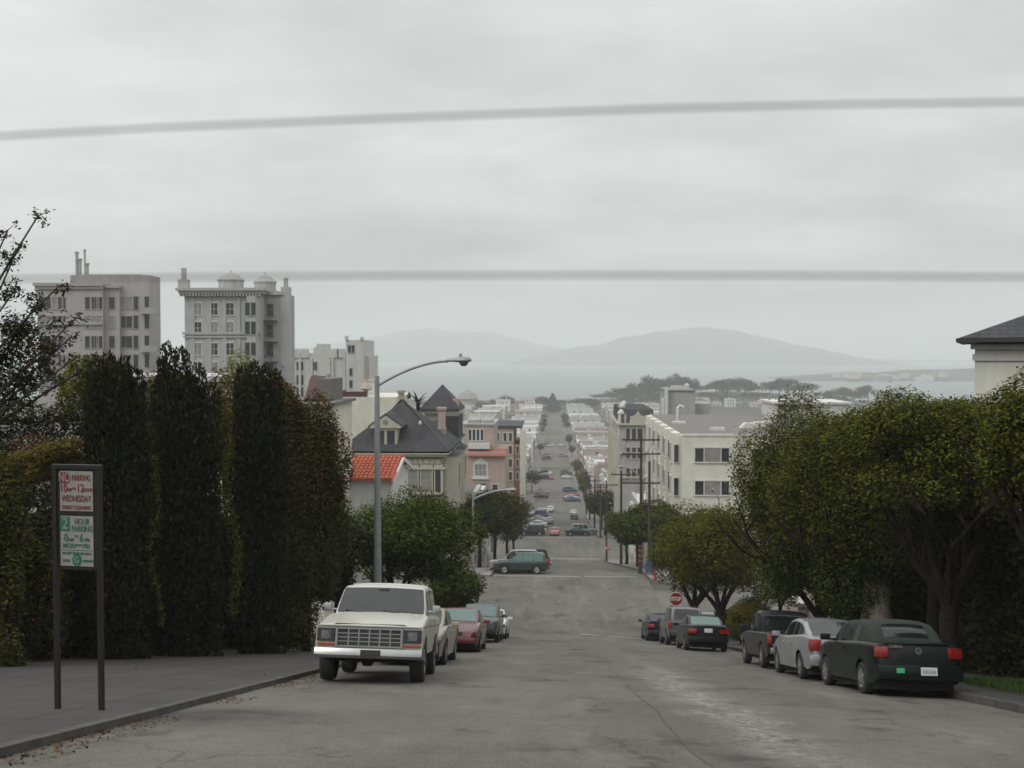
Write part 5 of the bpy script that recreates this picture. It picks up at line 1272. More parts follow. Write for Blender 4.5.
# --- east kerb, tails uphill
vw=sedan('cabrio','p_black_green',L=4.1,W=1.72,H=1.43,wr=.31,wf=1.27,wb=-1.2,belt=.97,roofpaint='fabric',pinch=.04,
   body=[(-2.05,.55),(-2.03,.80),(-1.96,.97),(-1.85,1.0),(-1.4,1.02),(.95,.99),(1.5,.92),(1.85,.82),(2.0,.68),(2.05,.5)],
   wid=[(-2.05,.74),(-1.95,.81),(-1.6,.855),(1.3,.855),(1.8,.8),(2.05,.62)],
   cabin=[(-1.52,.98),(-1.32,1.24),(-1.05,1.38),(-.6,1.43),(.1,1.42),(.35,1.38),(1.05,.97)],tumble=.16,rroof=.13,
   ws=(1.0,.42),rw=(-1.44,-1.14),rwf=.72,side_w=[(-.9,-.2),(-.12,.66)],
   lamps=[('tail_light',.70,-2.0,.84,.25,.14,.20,'red_lamp'),('headlight',.6,1.93,.68,.3,.12,.18,'lamp')],
   boxes=[('rear_bumper',(-.82,-2.13,.32,.82,-1.92,.62),'p_black_green',.07),('front_bumper',(-.74,1.9,.3,.74,2.12,.52),'p_black_green',.05),('grille',(-.4,1.98,.6,.4,2.06,.72),'black',.01),('spoiler_lip',(-.62,-2.0,.985,.62,-1.9,1.01),'p_black_green',.01)],
   mirror=(.68,1.02),seams=[-.25,.8],handles=[-.1],spokes=6)
V=car('convertible','dark green convertible with closed black soft top and white plate parked beside the kerb','car',vw,6.86,22.5,1)
def vp(nm,m,fn,bev=0,par=None,**k):
    mb=MB(); fn(mb); return mb.build(nm,m,par or V,bevel=bev,**k)
V.rotation_euler=(Matrix.Rotation(R(2.5),3,'Z')@V.rotation_euler.to_matrix()).to_euler()
pl=vp('number_plate','plate',lambda mb: mb.box(-.0,-2.145,.425,.31,-2.128,.575),bev=.004)
def ink(mb):
    rg=random.Random(3)
    for k in range(7):
        x=.035+k*.036; 
        for q in range(3): mb.box(x+rg.uniform(0,.006),-2.1485,.46+q*.026,x+.022,-2.1455,.47+q*.026)
        mb.box(x+(.016 if k%2 else 0),-2.1485,.46,x+.006+(.016 if k%2 else 0),-2.1455,.525)
vp('plate_lettering','plate_ink',ink,par=pl)
vp('sticker','green_sticker',lambda mb: mb.box(-.46,-2.14,.46,-.31,-2.128,.55))
def ring(mb,cx,cz,r,y,th=.008,n=20):
    for k in range(n):
        a,b=2*PI*k/n,2*PI*(k+1)/n; vs=[]
        for aa in (a,b):
            for rr_ in (r-th,r+th): 
                for yy in (y,y-.006): vs.append((cx+rr_*math.cos(aa),yy,cz+rr_*math.sin(aa)))
        mb.add(vs,[(1,3,7,5),(2,6,7,3),(0,1,5,4)])
def stroke(mb,a,b,th,y,d=.006):
    a=Vector((a[0],0,a[1])); b=Vector((b[0],0,b[1])); t=(b-a).normalized(); n=Vector((-t.z,0,t.x))*th/2
    vs=[(p.x,y,p.z) for p in (a-n,b-n,b+n,a+n)]+[(p.x,y-d,p.z) for p in (a-n,b-n,b+n,a+n)]
    mb.add(vs,[(0,1,2,3),(7,6,5,4),(0,4,5,1),(1,5,6,2),(2,6,7,3),(3,7,4,0)])
def logo(mb):
    y=-2.045; ring(mb,0,.87,.058,y)
    for a,b in (((-.034,.908),(-.008,.868)),((.034,.908),(.008,.868)),((-.044,.885),(-.022,.83)),((.044,.885),(.022,.83)),((-.022,.83),(0,.862)),((.022,.83),(0,.862)),((-.01,.87),(.01,.87))): stroke(mb,a,b,.011,y)
vp('emblem','chrome',logo)
def text(body,size,loc,rot,m,parent,name='lettering',ext=.003,align='CENTER',bold=.0,sx=1.0):
    c=bpy.data.curves.new('t','FONT'); c.body=body; c.size=size; c.extrude=ext; c.align_x=align; c.align_y='CENTER'; c.offset=bold; c.resolution_u=6
    o=bpy.data.objects.new('t',c); COL.objects.link(o)
    dg=bpy.context.evaluated_depsgraph_get(); me=bpy.data.meshes.new_from_object(o.evaluated_get(dg)); bpy.data.objects.remove(o)
    me.materials.clear(); me.materials.append(M[m])
    x=link(name,me,parent); x.location=loc; x.rotation_euler=rot; x.scale=(sx,1,1); return x
text('CABRIO',.075,(-.43,-2.052,.945),(PI/2,0,0),'chrome',V,name='badge',bold=.002)
text('VR6' if False else 'GTI',.001,(0,0,.5),(0,0,0),'chrome',V) if False else None
maz=sedan('silver','p_silver',L=4.4,W=1.70,H=1.41)
maz['lamps']=[('tail_light',.66,-2.16,.84,.30,.14,.27,'red_lamp'),('headlight',.60,2.10,.64,.36,.14,.15,'lamp')]
maz['boxes']=[b for b in maz['boxes']]
# shorten to length
for k_ in ('body','wid'): maz[k_]=[(a*4.4/4.55,b) for a,b in maz[k_]]
maz['lamps']=[('tail_light',.66,-2.15,.82,.28,.16,.25,'red_lamp'),('headlight',.60,2.04,.64,.36,.14,.15,'lamp')]
maz['boxes']=[('rear_bumper',(-.80,-2.26,.34,.80,-2.05,.60),'p_silver',.06),('front_bumper',(-.72,2.03,.3,.72,2.26,.5),'p_silver',.05),('number_plate',(-.16,-2.24,.74,.16,-2.195,.90),'plate',.004)]
car('parked_car','silver sedan parked between the dark convertible and the black pickup','car',maz,6.7,27.0,1)
pk=suvspec('pickup','p_black',L=4.7,W=1.75,H=1.62,belt=1.0,wr=.34,
   body=[(-2.35,.5),(-2.33,.98),(-2.28,1.0),(-.5,1.0),(1.0,1.0),(1.9,.95),(2.15,.86),(2.32,.7),(2.35,.5)],
   cabin=[(-.62,1.0),(-.5,1.45),(-.35,1.58),(.1,1.61),(.4,1.57),(1.1,.98)],ws=(1.03,.47),rw=(-.6,-.49),side_w=[(-.3,.62)],
   lamps=[('tail_light',.80,-2.33,.82,.13,.12,.28,'red_lamp'),('headlight',.66,2.22,.76,.3,.14,.18,'lamp')],
   wid=[(-2.35,.84),(-2.2,.87),(1.5,.875),(2.05,.82),(2.35,.68)],
   boxes=[('rear_bumper',(-.8,-2.5,.42,.8,-2.32,.6),'chrome',.04),('bed',(-.72,-2.2,1.002,.72,-.7,1.012),'under',0),('front_bumper',(-.78,2.2,.38,.78,2.42,.6),'chrome',.05)],
   seams=[-.4,.8],handles=[-.2],mirror=(.7,1.08))
car('pickup','small black pickup with chrome rear bumper parked below the silver sedan','pickup',pk,6.75,31.9,1)
car('parked_car','black sedan with white plate and wide red tail lights parked by the pollarded trees','car',sedan('bmw','p_black',L=4.5,rglass='teal_glass'),6.2,45.2,1)
car('parked_car','grey four-wheel drive with dark rear window in front of the black sedan','car',suvspec('gsuv','p_grey',belt=1.1),6.2,52.0,1)
sm=car('parked_car','small dark hatchback with glowing red lamps nearest the stop line','car',sedan('dhat','p_dark',L=4.2,H=1.45),5.75,58.2,1)
# --- far vehicles
s1=suvspec('f1','p_dark_green',H=1.62,wglass='teal_glass',sglass='teal_glass'); s1['boxes']=[b for b in s1['boxes'] if b[0]!='number_plate']
A_=car('parked_car','dark green hatchback parked nose to the kerb just past the crossing','car',s1,-2.7,91.3,side='w',far=True)
B_=car('parked_car','silver four-wheel drive with roof rack parked behind the dark green hatchback','car',suvspec('f2','p_silver',sglass='car_glass',H=1.92,cabin=[(-2.24,1.08),(-2.02,1.76),(-1.8,1.9),(-.2,1.92),(.25,1.86),(1.05,1.06)]),-3.35,93.3,side='w',far=True)
place_copy(B_,-2.6,97.2,'black four-wheel drive whose roof shows over the silver one',side='w',paint='p_black')
fs_=sedan('f3','p_silver'); fs_['boxes']=[b for b in fs_['boxes'] if b[0]!='number_plate']
C_=car('moving_car','silver sedan with lit brake lights halfway down the far block','car',fs_,-.8,226,1,far=True)
place_copy(C_,.3,191.5,'bright red car in the second crossing, heading uphill in the middle of the road',heading=-1,paint='p_brightred')
place_copy(C_,-.6,272,'small white car crossing the third intersection in mid road',paint='p_white')
place_copy(C_,4.4,191.2,'dark sedan standing across the east side at the second crossing',side='e',paint='p_dark')
place_copy(B_,5.6,194.2,'pale blue-green wagon across the east side beyond the second crossing',side='e',paint='p_teal')
place_copy(B_,-3.7,190.5,'dark wagon nose to the west kerb under the street trees past the second crossing',side='w',paint='p_dark')
place_copy(C_,-3.4,193.7,'white sedan nose to the west kerb beyond the dark wagon',side='w',paint='p_white')
place_copy(C_,5.0,262,'white van-like car near the east kerb above the third crossing',paint='p_white')
place_copy(C_,4.9,246,'dark sedan parked at the east kerb in the third block',paint='p_dark')
place_copy(C_,5.6,318,'bright red car parked at the east kerb past the third crossing',side='e',paint='p_brightred')
place_copy(C_,-.6,402,'small red car in mid road far down the hill',paint='p_brightred')
place_copy(C_,-1.1,428,'small white car in mid road beyond the far red one',paint='p_white')
place_copy(B_,-1.6,615,'long white van across the road far down on the flats',side='w',paint='p_white')
rg=random.Random(11); cols=['p_dark','p_white','p_silver','p_grey','p_black','p_red','p_blue','p_silver','p_dark']
blocks=[(204,262,'third'),(296,364,'fourth'),(396,470,'fifth'),(502,575,'sixth'),(608,680,'seventh')]
for (a,b,nm) in blocks:
    yy=a
    while yy<b:
        for sd,xx,word in (('w',-3.4,'west'),('e',5.3,'east')):
            if rg.random()<.2 and not (sd=='e' and (abs(yy-318)<4 or 243<yy<265)):
                place_copy(C_ if rg.random()<.6 else B_,xx+rg.uniform(-.2,.2),yy+rg.uniform(-.3,.3),'small far car parked nose to the %s kerb in the %s block down'%(word,nm),side=sd,group='cars parked at the %s kerb of the %s block'%(word,nm),paint=rg.choice(cols))
        yy+= 3.2 if yy<300 else 6.0
#ENDCARS
# ------------------------------------------------------------------ street furniture
def spart(t,nm,m,fn,par=None,**k):
    mb=MB(); fn(mb); return mb.build(nm,m,par or t,**k)
# parking sign on two posts
SD=13.2; z0=zq(-6.0,SD)+.085; pa=at(55,464,SD+.04); pb=at(99,465,SD-.04)
t=thing('parking_sign','two-post framed parking sign with one red and one green board on the pavement','sign',((pa.x+pb.x)/2,SD,z0))
ang=math.atan2(pb.y-pa.y,pb.x-pa.x); t.rotation_euler=(0,0,ang); hw=(pb-pa).length/2; H=(pa.z+pb.z)/2-z0
for s in (-1,1): spart(t,'post','dark_steel',lambda m:m.box(s*hw-.03,-.03,-.3,s*hw+.03,.03,H-.001 if False else H-.06),bevel=.006)
spart(t,'top_bar','dark_steel',lambda m:m.box(-hw-.035,-.035,H-.06,hw+.035,.035,H),bevel=.006)
zb=at(77,568,SD).z-z0
spart(t,'backing_panel','dark_steel',lambda m:m.box(-hw+.03,-.012,zb-.02,hw-.03,.012,H-.062))
def board(py0,py1):
    za,zb_=at(77,py1,SD).z-z0,at(77,py0,SD).z-z0
    bw=.26
    o=spart(t,'sign_board','signface',lambda m:m.box(-bw,-.02,za,bw,-.0125,zb_),bevel=.004); return o,za,zb_,bw
RX=(PI/2,0,0); Y=-.0225
o,za,zb_,bw=board(471,511); h=zb_-za
f=lambda u: za+h*u
spart(t,'red_panel','ink_red',lambda m:m.box(-bw+.012,Y-.002,f(.70),-bw+.15,Y+.003,f(.97)),par=o)
text('NO',.165,(-bw+.08,Y-.004,f(.835)),RX,'signface',o,bold=.0005,sx=.72)
text('PARKING',.105,(.078,Y,f(.83)),RX,'ink_red',o,bold=.0005,sx=.66)
text('10',.15,(-.2,Y,f(.57)),RX,'ink_red',o,bold=.0005,sx=.8); text('AM',.06,(-.115,Y,f(.535)),RX,'ink_red',o,bold=.0005); text('TO',.045,(-.035,Y,f(.56)),RX,'ink_red',o,bold=.0005)
text('12',.15,(.065,Y,f(.57)),RX,'ink_red',o,bold=.0005,sx=.8); text('NOON',.06,(.19,Y,f(.535)),RX,'ink_red',o,bold=.0005,sx=.85)
text('WEDNESDAY',.112,(0,Y,f(.31)),RX,'ink_red',o,bold=.0005,sx=.68)
text('STREET CLEANING',.066,(0,Y,f(.09)),RX,'ink_red',o,bold=.0005,sx=.82)
o.scale=(.86,1,1)
o,za,zb_,bw=board(516,566); h=zb_-za; o.scale=(.86,1,1)
spart(t,'green_panel','ink_green',lambda m:m.box(-bw+.008,Y-.002,f(.70),-bw+.15,Y+.003,f(.985)),par=o)
text('2',.2,(-bw+.08,Y-.004,f(.84)),RX,'signface',o,bold=.0005)
text('HOUR',.105,(.085,Y,f(.89)),RX,'ink_green',o,bold=.0005,sx=.8); text('PARKING',.105,(.085,Y,f(.745)),RX,'ink_green',o,bold=.0005,sx=.76)
text('8',.14,(-.17,Y,f(.56)),RX,'ink_green',o,bold=.0005); text('AM',.065,(-.09,Y,f(.53)),RX,'ink_green',o,bold=.0005); text('TO',.04,(-.01,Y,f(.6)),RX,'ink_green',o); text('6',.14,(.075,Y,f(.56)),RX,'ink_green',o,bold=.0005); text('PM',.065,(.165,Y,f(.53)),RX,'ink_green',o,bold=.0005)
text('MON',.085,(-.12,Y,f(.405)),RX,'ink_green',o,bold=.0005); text('THRU',.04,(.03,Y,f(.42)),RX,'ink_green',o); text('FRI',.085,(.15,Y,f(.405)),RX,'ink_green',o,bold=.0005)
spart(t,'rule_line','ink_green',lambda m:m.box(-bw+.01,Y-.001,f(.315),bw-.01,Y+.003,f(.325)),par=o)
text('EXCEPT VEHICLES WITH',.044,(0,Y,f(.255)),RX,'ink_green',o,sx=.95)
text('AREA',.05,(-.165,Y,f(.11)),RX,'ink_green',o); text('PERMITS',.045,(.175,Y,f(.11)),RX,'ink_green',o)
spart(t,'green_disc','ink_green',lambda m:m.lathe([(.001,-.003),(.075,-.003),(.075,.004),(.001,.004)],c=(0,Y,f(.125)),axis='y',n=24),par=o)
text('G',.11,(0,Y-.005,f(.125)),RX,'signface',o,bold=.0005)
for zz in (.02,.96):
    for oo,(q0,q1) in (('a',(471,511)),('b',(516,566))):
        z_a,z_b=at(77,q1,SD).z-z0,at(77,q0,SD).z-z0
        spart(t,'bolt','galv',lambda m:m.lathe([(.001,-.028),(.009,-.028),(.009,-.018)],c=(0,0,z_a+(z_b-z_a)*zz),axis='y',n=8))
# street lamps
def lamp(label,px,D,top,hx,hy,hw=.35,r=.11,base_x=None,arm_r=.045):
    p=at(px,top,D); z0=zq(p.x,D)+.12; e=at(hx,hy,D)-Vector((p.x,D,z0)); H=p.z-z0
    t=thing('street_lamp',label,'street lamp',(p.x,D,z0))
    spart(t,'pole','galv',lambda m:m.lathe([(r*2.1,-.2),(r*2.1,.25),(r*1.25,.35),(r*.68,H-.03),(.001,H)],n=14),smooth=40)
    def arm(m):
        pts=[Vector((0,0,H-.35))]
        k=9; zf=e.z
        for i in range(1,k+1):
            f_=i/k; pts.append(Vector((e.x*.86*f_,0,(H-.35)+(zf-(H-.35))*(1-(1-f_)**1.8))))
        m.tube(pts,arm_r,8)
    spart(t,'arm','galv',arm,smooth=40)
    s=1 if e.x>0 else -1
    def head(m):
        x0=e.x*.84; L=abs(e.x)*.30*s
        vs=[];n=10
        for f_,ry,rz in ((0,.06,.05),(.12,.09,.07),(.35,.12,.09),(.65,.17,.13),(.9,.15,.11),(1,.03,.03)):
            for q in range(n): a=2*PI*q/n; vs.append((x0+L*f_,ry*math.cos(a),e.z+.02+rz*math.sin(a)*(1 if math.sin(a)>0 else .6)))
        m.add(vs,[(i*n+q,i*n+(q+1)%n,(i+1)*n+(q+1)%n,(i+1)*n+q) for i in range(5) for q in range(n)]+[tuple(range(n)),tuple(range(5*n,6*n))[::-1]])
    hd=spart(t,'lamp_head','galv',head,smooth=50)
    cx=e.x*.84+abs(e.x)*.30*s*.68
    spart(t,'globe','lamp',lambda m:m.lathe([(.001,-.17),(.08,-.155),(.13,-.1),(.15,-.03),(.001,-.02)],c=(cx,0,e.z),n=14),par=hd,smooth=50)
    spart(t,'photocell','galv',lambda m:m.lathe([(.045,0),(.045,.1),(.001,.11)],c=(cx-.1*s,0,e.z+.13),n=8),par=hd)
    return t
lamp('tall grey street lamp behind the truck, curved arm over the road',377,34,375,460,361)
lamp('smaller grey street lamp by the russet tree near the crossing',473,68,494,511,490,r=.09,arm_r=.06)
lamp('street lamp reaching toward the road in front of the ornate house',643,104,478,622,467,r=.1,arm_r=.07)
lamp('short street lamp in front of the cream apartment block',719,88,497,713,490,r=.08,arm_r=.05)
# utility poles
def pole(label,x,D,toppy,arms=(0,),r=.16,aw=1.6,**k):
    z0=zq(x,D)+.1; H=at(553,toppy,D).z-z0
    t=thing('utility_pole',label,'utility pole',(x,D,z0))
    spart(t,'shaft','woodpole',lambda m:m.tube([(0,0,-.5),(0,0,H)],[r,r*.62],10),smooth=40)
    for a in arms:
        c=spart(t,'crossarm','woodpole',lambda m:m.box(-aw,-.06-r*.9,H-a-.07,aw,.04-r*.9,H-a+.07))
        for xx in (-.92,-.6,.6,.92): spart(t,'insulator','galv',lambda m:m.lathe([(.04,0),(.07,.06),(.05,.16),(.001,.17)],c=(xx*aw,-.1,H-a+.07),n=6),par=c)
    return t
pole('tallest timber utility pole with three crossarms against the cream block',8.15,100,433,(.6,1.9,4.6),aw=1.75,r=.16)
pole('thick utility pole with a pale lower half beside the cream bays',8.35,93.6,461,(),r=.16)
pole('plain dark utility pole by the far stop sign',7.95,160,480,(.7,))
pole('slim dark utility pole rising from the bushy street tree',8.1,128,470,(.5,),r=.18,aw=1.2)
for k,(D,tp_,s) in enumerate(((186,484,'at the second crossing corner'),(212,478,'beyond the ornate house front'),(240,474,'halfway down the third block'),(264,470,'just above the third crossing'))):
    pole('far thin utility pole '+s,8.2,D,tp_,(.5,),r=.2,aw=1.3)
t=thing('thin_wire','thin cables sagging between the utility poles over the east pavement','cable',(8.2,100,zp(100)))
# stop signs
def octo(m,r,c,y0,y1):
    m.prism([(c[0]+r*math.cos(PI/8+k*PI/4),c[1]+r*math.sin(PI/8+k*PI/4)) for k in range(8)],y0,y1)
def stop(label,x,D,zc,back=False,words=True,postr=.035):
    z0=zq(x,D)+.1; h=zc-z0
    t=thing('stop_sign',label,'stop sign',(x,D,z0))
    spart(t,'post','galv',lambda m:m.tube([(0,.05,-.2),(0,.05,h+.36)],postr,6))
    s=-1
    f0=spart(t,'octagon_border','white' if not back else 'galv',lambda m:octo(m,.40,(0,h),-.004,.008))
    if not back:
        f1=spart(t,'red_face','stop_red',lambda m:octo(m,.37,(0,h),-.010,-.0045))
        if words: text('STOP',.30,(0,-.0135,h),RX,'white',t,bold=.012,sx=.82)
    return t
p=at(676,599,61); stop('red octagonal stop sign above the grey four-wheel drive',p.x,61,p.z)
p=at(605,547,160); stop('tiny far stop sign at the second crossing, beside the plain dark pole',p.x+.35,159,p.z)
p=at(482,543,85); stop('pale back of an octagonal sign on the west corner pavement',p.x,91,at(482,543,91).z,back=True)
# fire alarm post, mailbox, banded post, noticeboard, bins
p=at(655,580,86); z=zq(p.x,86)+.14
t=thing('fire_alarm_post','slim red fire alarm post on the far east corner pavement','post',(p.x,86,z))
spart(t,'pillar','stop_red',lambda m:m.lathe([(.12,0),(.12,.15),(.07,.25),(.055,1.5),(.055,1.52)],n=10),smooth=40); spart(t,'call_box','stop_red',lambda m:m.box(-.14,-.1,1.5,.14,.1,1.95),bevel=.03)
p=at(649,576,90); z=zq(p.x,90)+.14
t=thing('mailbox','blue street mailbox with rounded top on the far east corner','mailbox',(p.x,90,z))
spart(t,'box_body','p_blue',lambda m:m.prism([(-.28,.15),(.28,.15),(.28,1.05)]+[(.28*math.cos(a),1.05+.25*math.sin(a)) for a in np.linspace(.3,PI-.3,7)]+[(-.28,1.05)],-.26,.26))
for sx in (-.22,.22):
    for sy in (-.2,.2): spart(t,'leg','p_blue',lambda m:m.box(sx-.03,sy-.03,0,sx+.03,sy+.03,.149))
spart(t,'chute_handle','galv',lambda m:m.box(-.18,-.29,1.05,.18,-.262,1.09))
p=at(640,577,92); z=zq(p.x,92)+.14
t=thing('banded_post','dark post with orange reflector bands beside the mailbox','post',(p.x,92,z))
spart(t,'shaft','woodpole',lambda m:m.tube([(0,0,-.2),(0,0,2.3)],.16,10))
for zz in (.9,1.35,1.8): spart(t,'reflector_band','amber',lambda m:m.lathe([(.168,zz),(.17,zz+.02),(.17,zz+.13),(.168,zz+.15)],n=12,cap=False))
p=at(706,620,57); z=zq(p.x,57)+.14
t=thing('utility_cabinet','grey framed cabinet standing between the two pollarded trunks','cabinet',(p.x+.0,57,z))
spart(t,'cabinet_body','w_grey',lambda m:m.box(-.42,-.2,0,.42,.2,1.45),bevel=.02); spart(t,'door_panel','dark_steel',lambda m:m.box(-.34,-.215,.15,.34,-.202,1.3))
# two out-of-focus heating wires of a car rear window, just ahead of the viewpoint
def heating_wire(label,D,pts,r):
    ps=[at(px,py,D) for px,py in pts]; a=ps[0]+(ps[0]-ps[1])*1.2; b=ps[-1]+(ps[-1]-ps[-2])*1.2
    allp=[a]+ps+[b]; o=Vector((ps[len(ps)//2].x,D,ps[len(ps)//2].z))
    mb=MB(); mb.tube([p-o for p in allp],r,8); ob=mb.build('thin_wire','cable',None,smooth=True); ob.location=o
    tag(ob,label,'cable')
heating_wire('upper blurred dark heating wire of a car rear window across the cloudy sky',1.35,[(0,136),(150,128),(320,121),(500,114),(680,108),(860,104),(1024,102)],.0017)
heating_wire('lower blurred heating wire of a car rear window, level with the apartment tower roofs',1.35,[(0,279),(190,277),(400,275.5),(600,275),(800,275.5),(1024,277)],.0016)
# wires between utility poles
for o in list(bpy.data.objects):
    if o.name=='thin_wire' and o.type=='EMPTY': bpy.data.objects.remove(o)
for k,(dx,dh,word) in enumerate(((-1.5,.4,'outer'),(1.5,.4,'inner'))):
    pts=[]
    seg=[(8.15,100,433),(8.1,128,470),(7.95,160,480),(8.2,186,484),(8.2,212,478),(8.2,240,474)]
    P3=[Vector((x+dx*.8,D,at(553,tpy,D).z-.5)) for x,D,tpy in seg]
    for a,b in zip(P3[:-1],P3[1:]):
        for i in range(6): f_=i/6; q=a.lerp(b,f_); q.z-=1.0*4*f_*(1-f_)*.5; pts.append(q)
    pts.append(P3[-1]); o0=pts[0].copy(); mb=MB(); mb.tube([p-o0 for p in pts],.018,4); ob=mb.build('utility_wire','cable',None,fix=False); ob.location=o0
    tag(ob,'thin %s wire sagging from pole to pole down the east side'%('street-side' if dx<0 else 'house-side'),'wire')
# ------------------------------------------------------------------ the flats below, far park and shore
rg=random.Random(77)
cc=['w_white','w_pale','w_cream','w_grey','w_pink','w_tan','w_white','w_pale','w_yellow']
rc_=['roof_grey','roof_grey','roof_tan','roof_grey','roof_white','roof_grey','roof_tan']
_hm={}
def far_house(x,y,w,d,h,c,r,label,group,face):
    key=(round(w),round(d),round(h),c,r,face)
    if key not in _hm:
        m=MB(); w_,d_,h_=[float(q) for q in key[:3]]
        m.box(0,0,-2,w_,d_,h_,0); m.box(-.1,-.15,h_,w_+.1,d_+.1,h_+.25,3); m.box(.3,.3,h_+.25,w_-.3,d_-.3,h_+.3,1)
        a=.3+.4*((w_*7+d_*3+h_)%1.0+.1); m.box(w_*.3,d_*a,h_+.3,w_*.3+1.6,d_*a+1.4,h_+1.2,3); m.box(w_*.7,d_*.6,h_+.3,w_*.7+.6,d_*.6+.7,h_+1.7,0)
        for zz in np.arange(h_-1.9,1.5,-3.1):
            for u in (.25,.5,.75): m.box(w_*u-.55,-.04,zz-.8,w_*u+.55,.02,zz+.8,2)
            for u in np.arange(1.2,d_-1,2.6):
                if face: m.box(w_-.02,u-.5,zz-.8,w_+.04,u+.5,zz+.8,2)
                else: m.box(-.04,u-.5,zz-.8,.02,u+.5,zz+.8,2)
        _hm[key]=m.mesh('distant_house',[c,r,'glass','w_white'],fix=False)
    o=link('distant_house',_hm[key]); o.location=(x,y,zp(y+d/2)); tag(o,label,'house',group); return o
bl=[(396,470),(501,575),(606,680),(711,785),(816,890),(921,985)]
words=['fifth','sixth','seventh','eighth','ninth','tenth']
cnt=0
for b,(ya,yb) in enumerate(bl):
    for side in ('west','east'):
        for rank in range(4 if side=='west' else 3):
            n=[8,7,6,5,5,4][b]; 
            if rank: n=max(4,n-2)
            y=ya
            dd=(yb-ya)/n
            for k in range(n):
                depth=rg.choice([16,18,20]); gap=[0,32,62,94][rank]
                if side=='west': x=PL-gap-depth
                else: x=PR+gap
                xe=(x+(depth if side=='west' else 0))
                ppx=553+xe/(y)*1080
                if ppx<436 or ppx>690: y+=dd; continue
                c=rg.choice(cc); r=rg.choice(rc_)
                far_house(x,y+.1,depth,round(dd)-.0,rg.choice([8,9,10,11]),c,r,
                  'hazy flat-roofed house, %s row %s of the street, %s block down'%(('kerbside','second','third','fourth')[rank],side,words[b]),'houses of the %s row %s of the street in the %s block'%(('kerbside','second','third','fourth')[rank],side,words[b]),side=='west')
                cnt+=1; y+=dd
# behind the near blocks: rooftops in view west between the corner houses and the flats, and east behind the cream block
for k in range(26):
    y=rg.uniform(250,380); x=-34-rg.random()*30
    px=553+x/y*1080
    if 430<px<500: far_house(x,y,12,9,rg.choice([8,9,10]),rg.choice(cc),rg.choice(rc_),'pale roofed house in the jumble west of the tan house','jumble of houses west of the tan house',True)
for k in range(16):
    y=rg.uniform(170,420); x=rg.uniform(34,110); px=553+x/y*1080
    if 690<px<860: far_house(x,y,14,10,rg.choice([9,10,11]),rg.choice(cc),rg.choice(rc_),'pale roofed house in the jumble behind the cream apartment block','jumble of houses behind the cream block',False)
p=at(776,394,150)
t=thing('white_flat_house','white flat roofed house with roof room beyond the cream block, above the trees','building',(p.x+4,150,zp(150)))
def wf(m): m.box(-4,0,0,6,10,p.z-zp(150)-1.4); m.box(-4.3,-.3,p.z-zp(150)-1.4,6.3,10.3,p.z-zp(150)-1.1)
mb=MB(); wf(mb); mb.build('wall','w_white',t); mb=MB(); mb.box(-1.2,2,p.z-zp(150)-1.1,1.6,5,p.z-zp(150)+.3); mb.build('roof_room','w_pale',t)
for px in (782,795,808): q=at(px,405,150); window(t,q.x,150,q.z,1.0,1.2,'f','w_grey','glass',mull=0)
# end of the street: park, big conifer, wooded rise with houses
def far_tree(x,y,H,rx,seed,label,group=None,conical=False,n=1500,zb=None,mats=('leaf_far',),flatness=1):
    z0=hz(x,y) if zb is None else zb
    t=thing('park_tree',label,'tree',(x,y,z0),0,group)
    if conical: cl=[(0,0,H*(.15+.8*f),rx*(1-f*.8),rx*(1-f*.8),H*.12) for f in np.linspace(0,1,8)]
    else: cl=sub_clumps((0,0,H*.62,rx,rx,H*.38*flatness),14,.45,seed)
    link('crown',leaves(cl,n,.075*H+.3,seed,mats,shell=.3),t)
    mb=MB(); mb.tube([(0,0,-1),(.2,0,H*.35),(0,0,H*.7)],[H*.04,H*.03,H*.015],6); mb.build('trunk','bark',t,fix=False)
    return t
far_tree(at(553,0,1035).x,1035,17,9,5,'broad dark conifer closing the view at the street end',conical=True,n=2600)
proto=[]
def ridge_tree(px,top,D,wpx,k,label,group):
    p=at(px,top,D); z0=hz(p.x,D); H=max(6,p.z-z0); rx=wpx/1080*D/2
    t=far_tree(p.x,D,H,rx,300+k,label,group,n=2600 if wpx>19 else 1300,flatness=1.05)
rg=random.Random(5)
# treeline pieces: (x px, top py)
line=[(462,403),(474,399),(487,400),(498,399),(508,396),(519,399),(530,397),(541,395),(549,398),(560,400),(571,401),(582,398),(590,397),(601,393),(612,390),(624,387),(634,385),(643,380),(652,377),(661,376),(670,377),(679,374),(688,379),(698,386),(707,384),(716,381),(727,379),(737,378),(745,379),(758,384),(770,382),(779,380),(788,379),(797,379),(806,383),(818,392),(830,390),(842,387),(854,388),(868,386)]
for k,(px,top) in enumerate(line):
    D=1170+rg.uniform(-40,50) if px>590 else 1080+rg.uniform(-20,40)
    if 540<px<562: D=1100
    reg='west of the street end' if px<545 else 'just east of the street end' if px<640 else 'on the wooded rise' if px<700 else 'east of the wooded rise'
    ridge_tree(px,top+rg.uniform(-1,1),D,rg.uniform(20,31),k,'dark wind-shaped park tree in the far treeline '+reg,'park trees in the treeline '+reg)
for k in range(30):
    px=rg.uniform(585,845); D=rg.uniform(1080,1140); top=400+rg.uniform(-4,6)-(6 if 630<px<700 else 0)
    reg='on the wooded rise' if px<700 else 'east of the wooded rise'
    ridge_tree(px,top,D,rg.uniform(12,20),100+k,'lower dark tree among the far houses '+reg,'lower trees among the far houses '+reg)
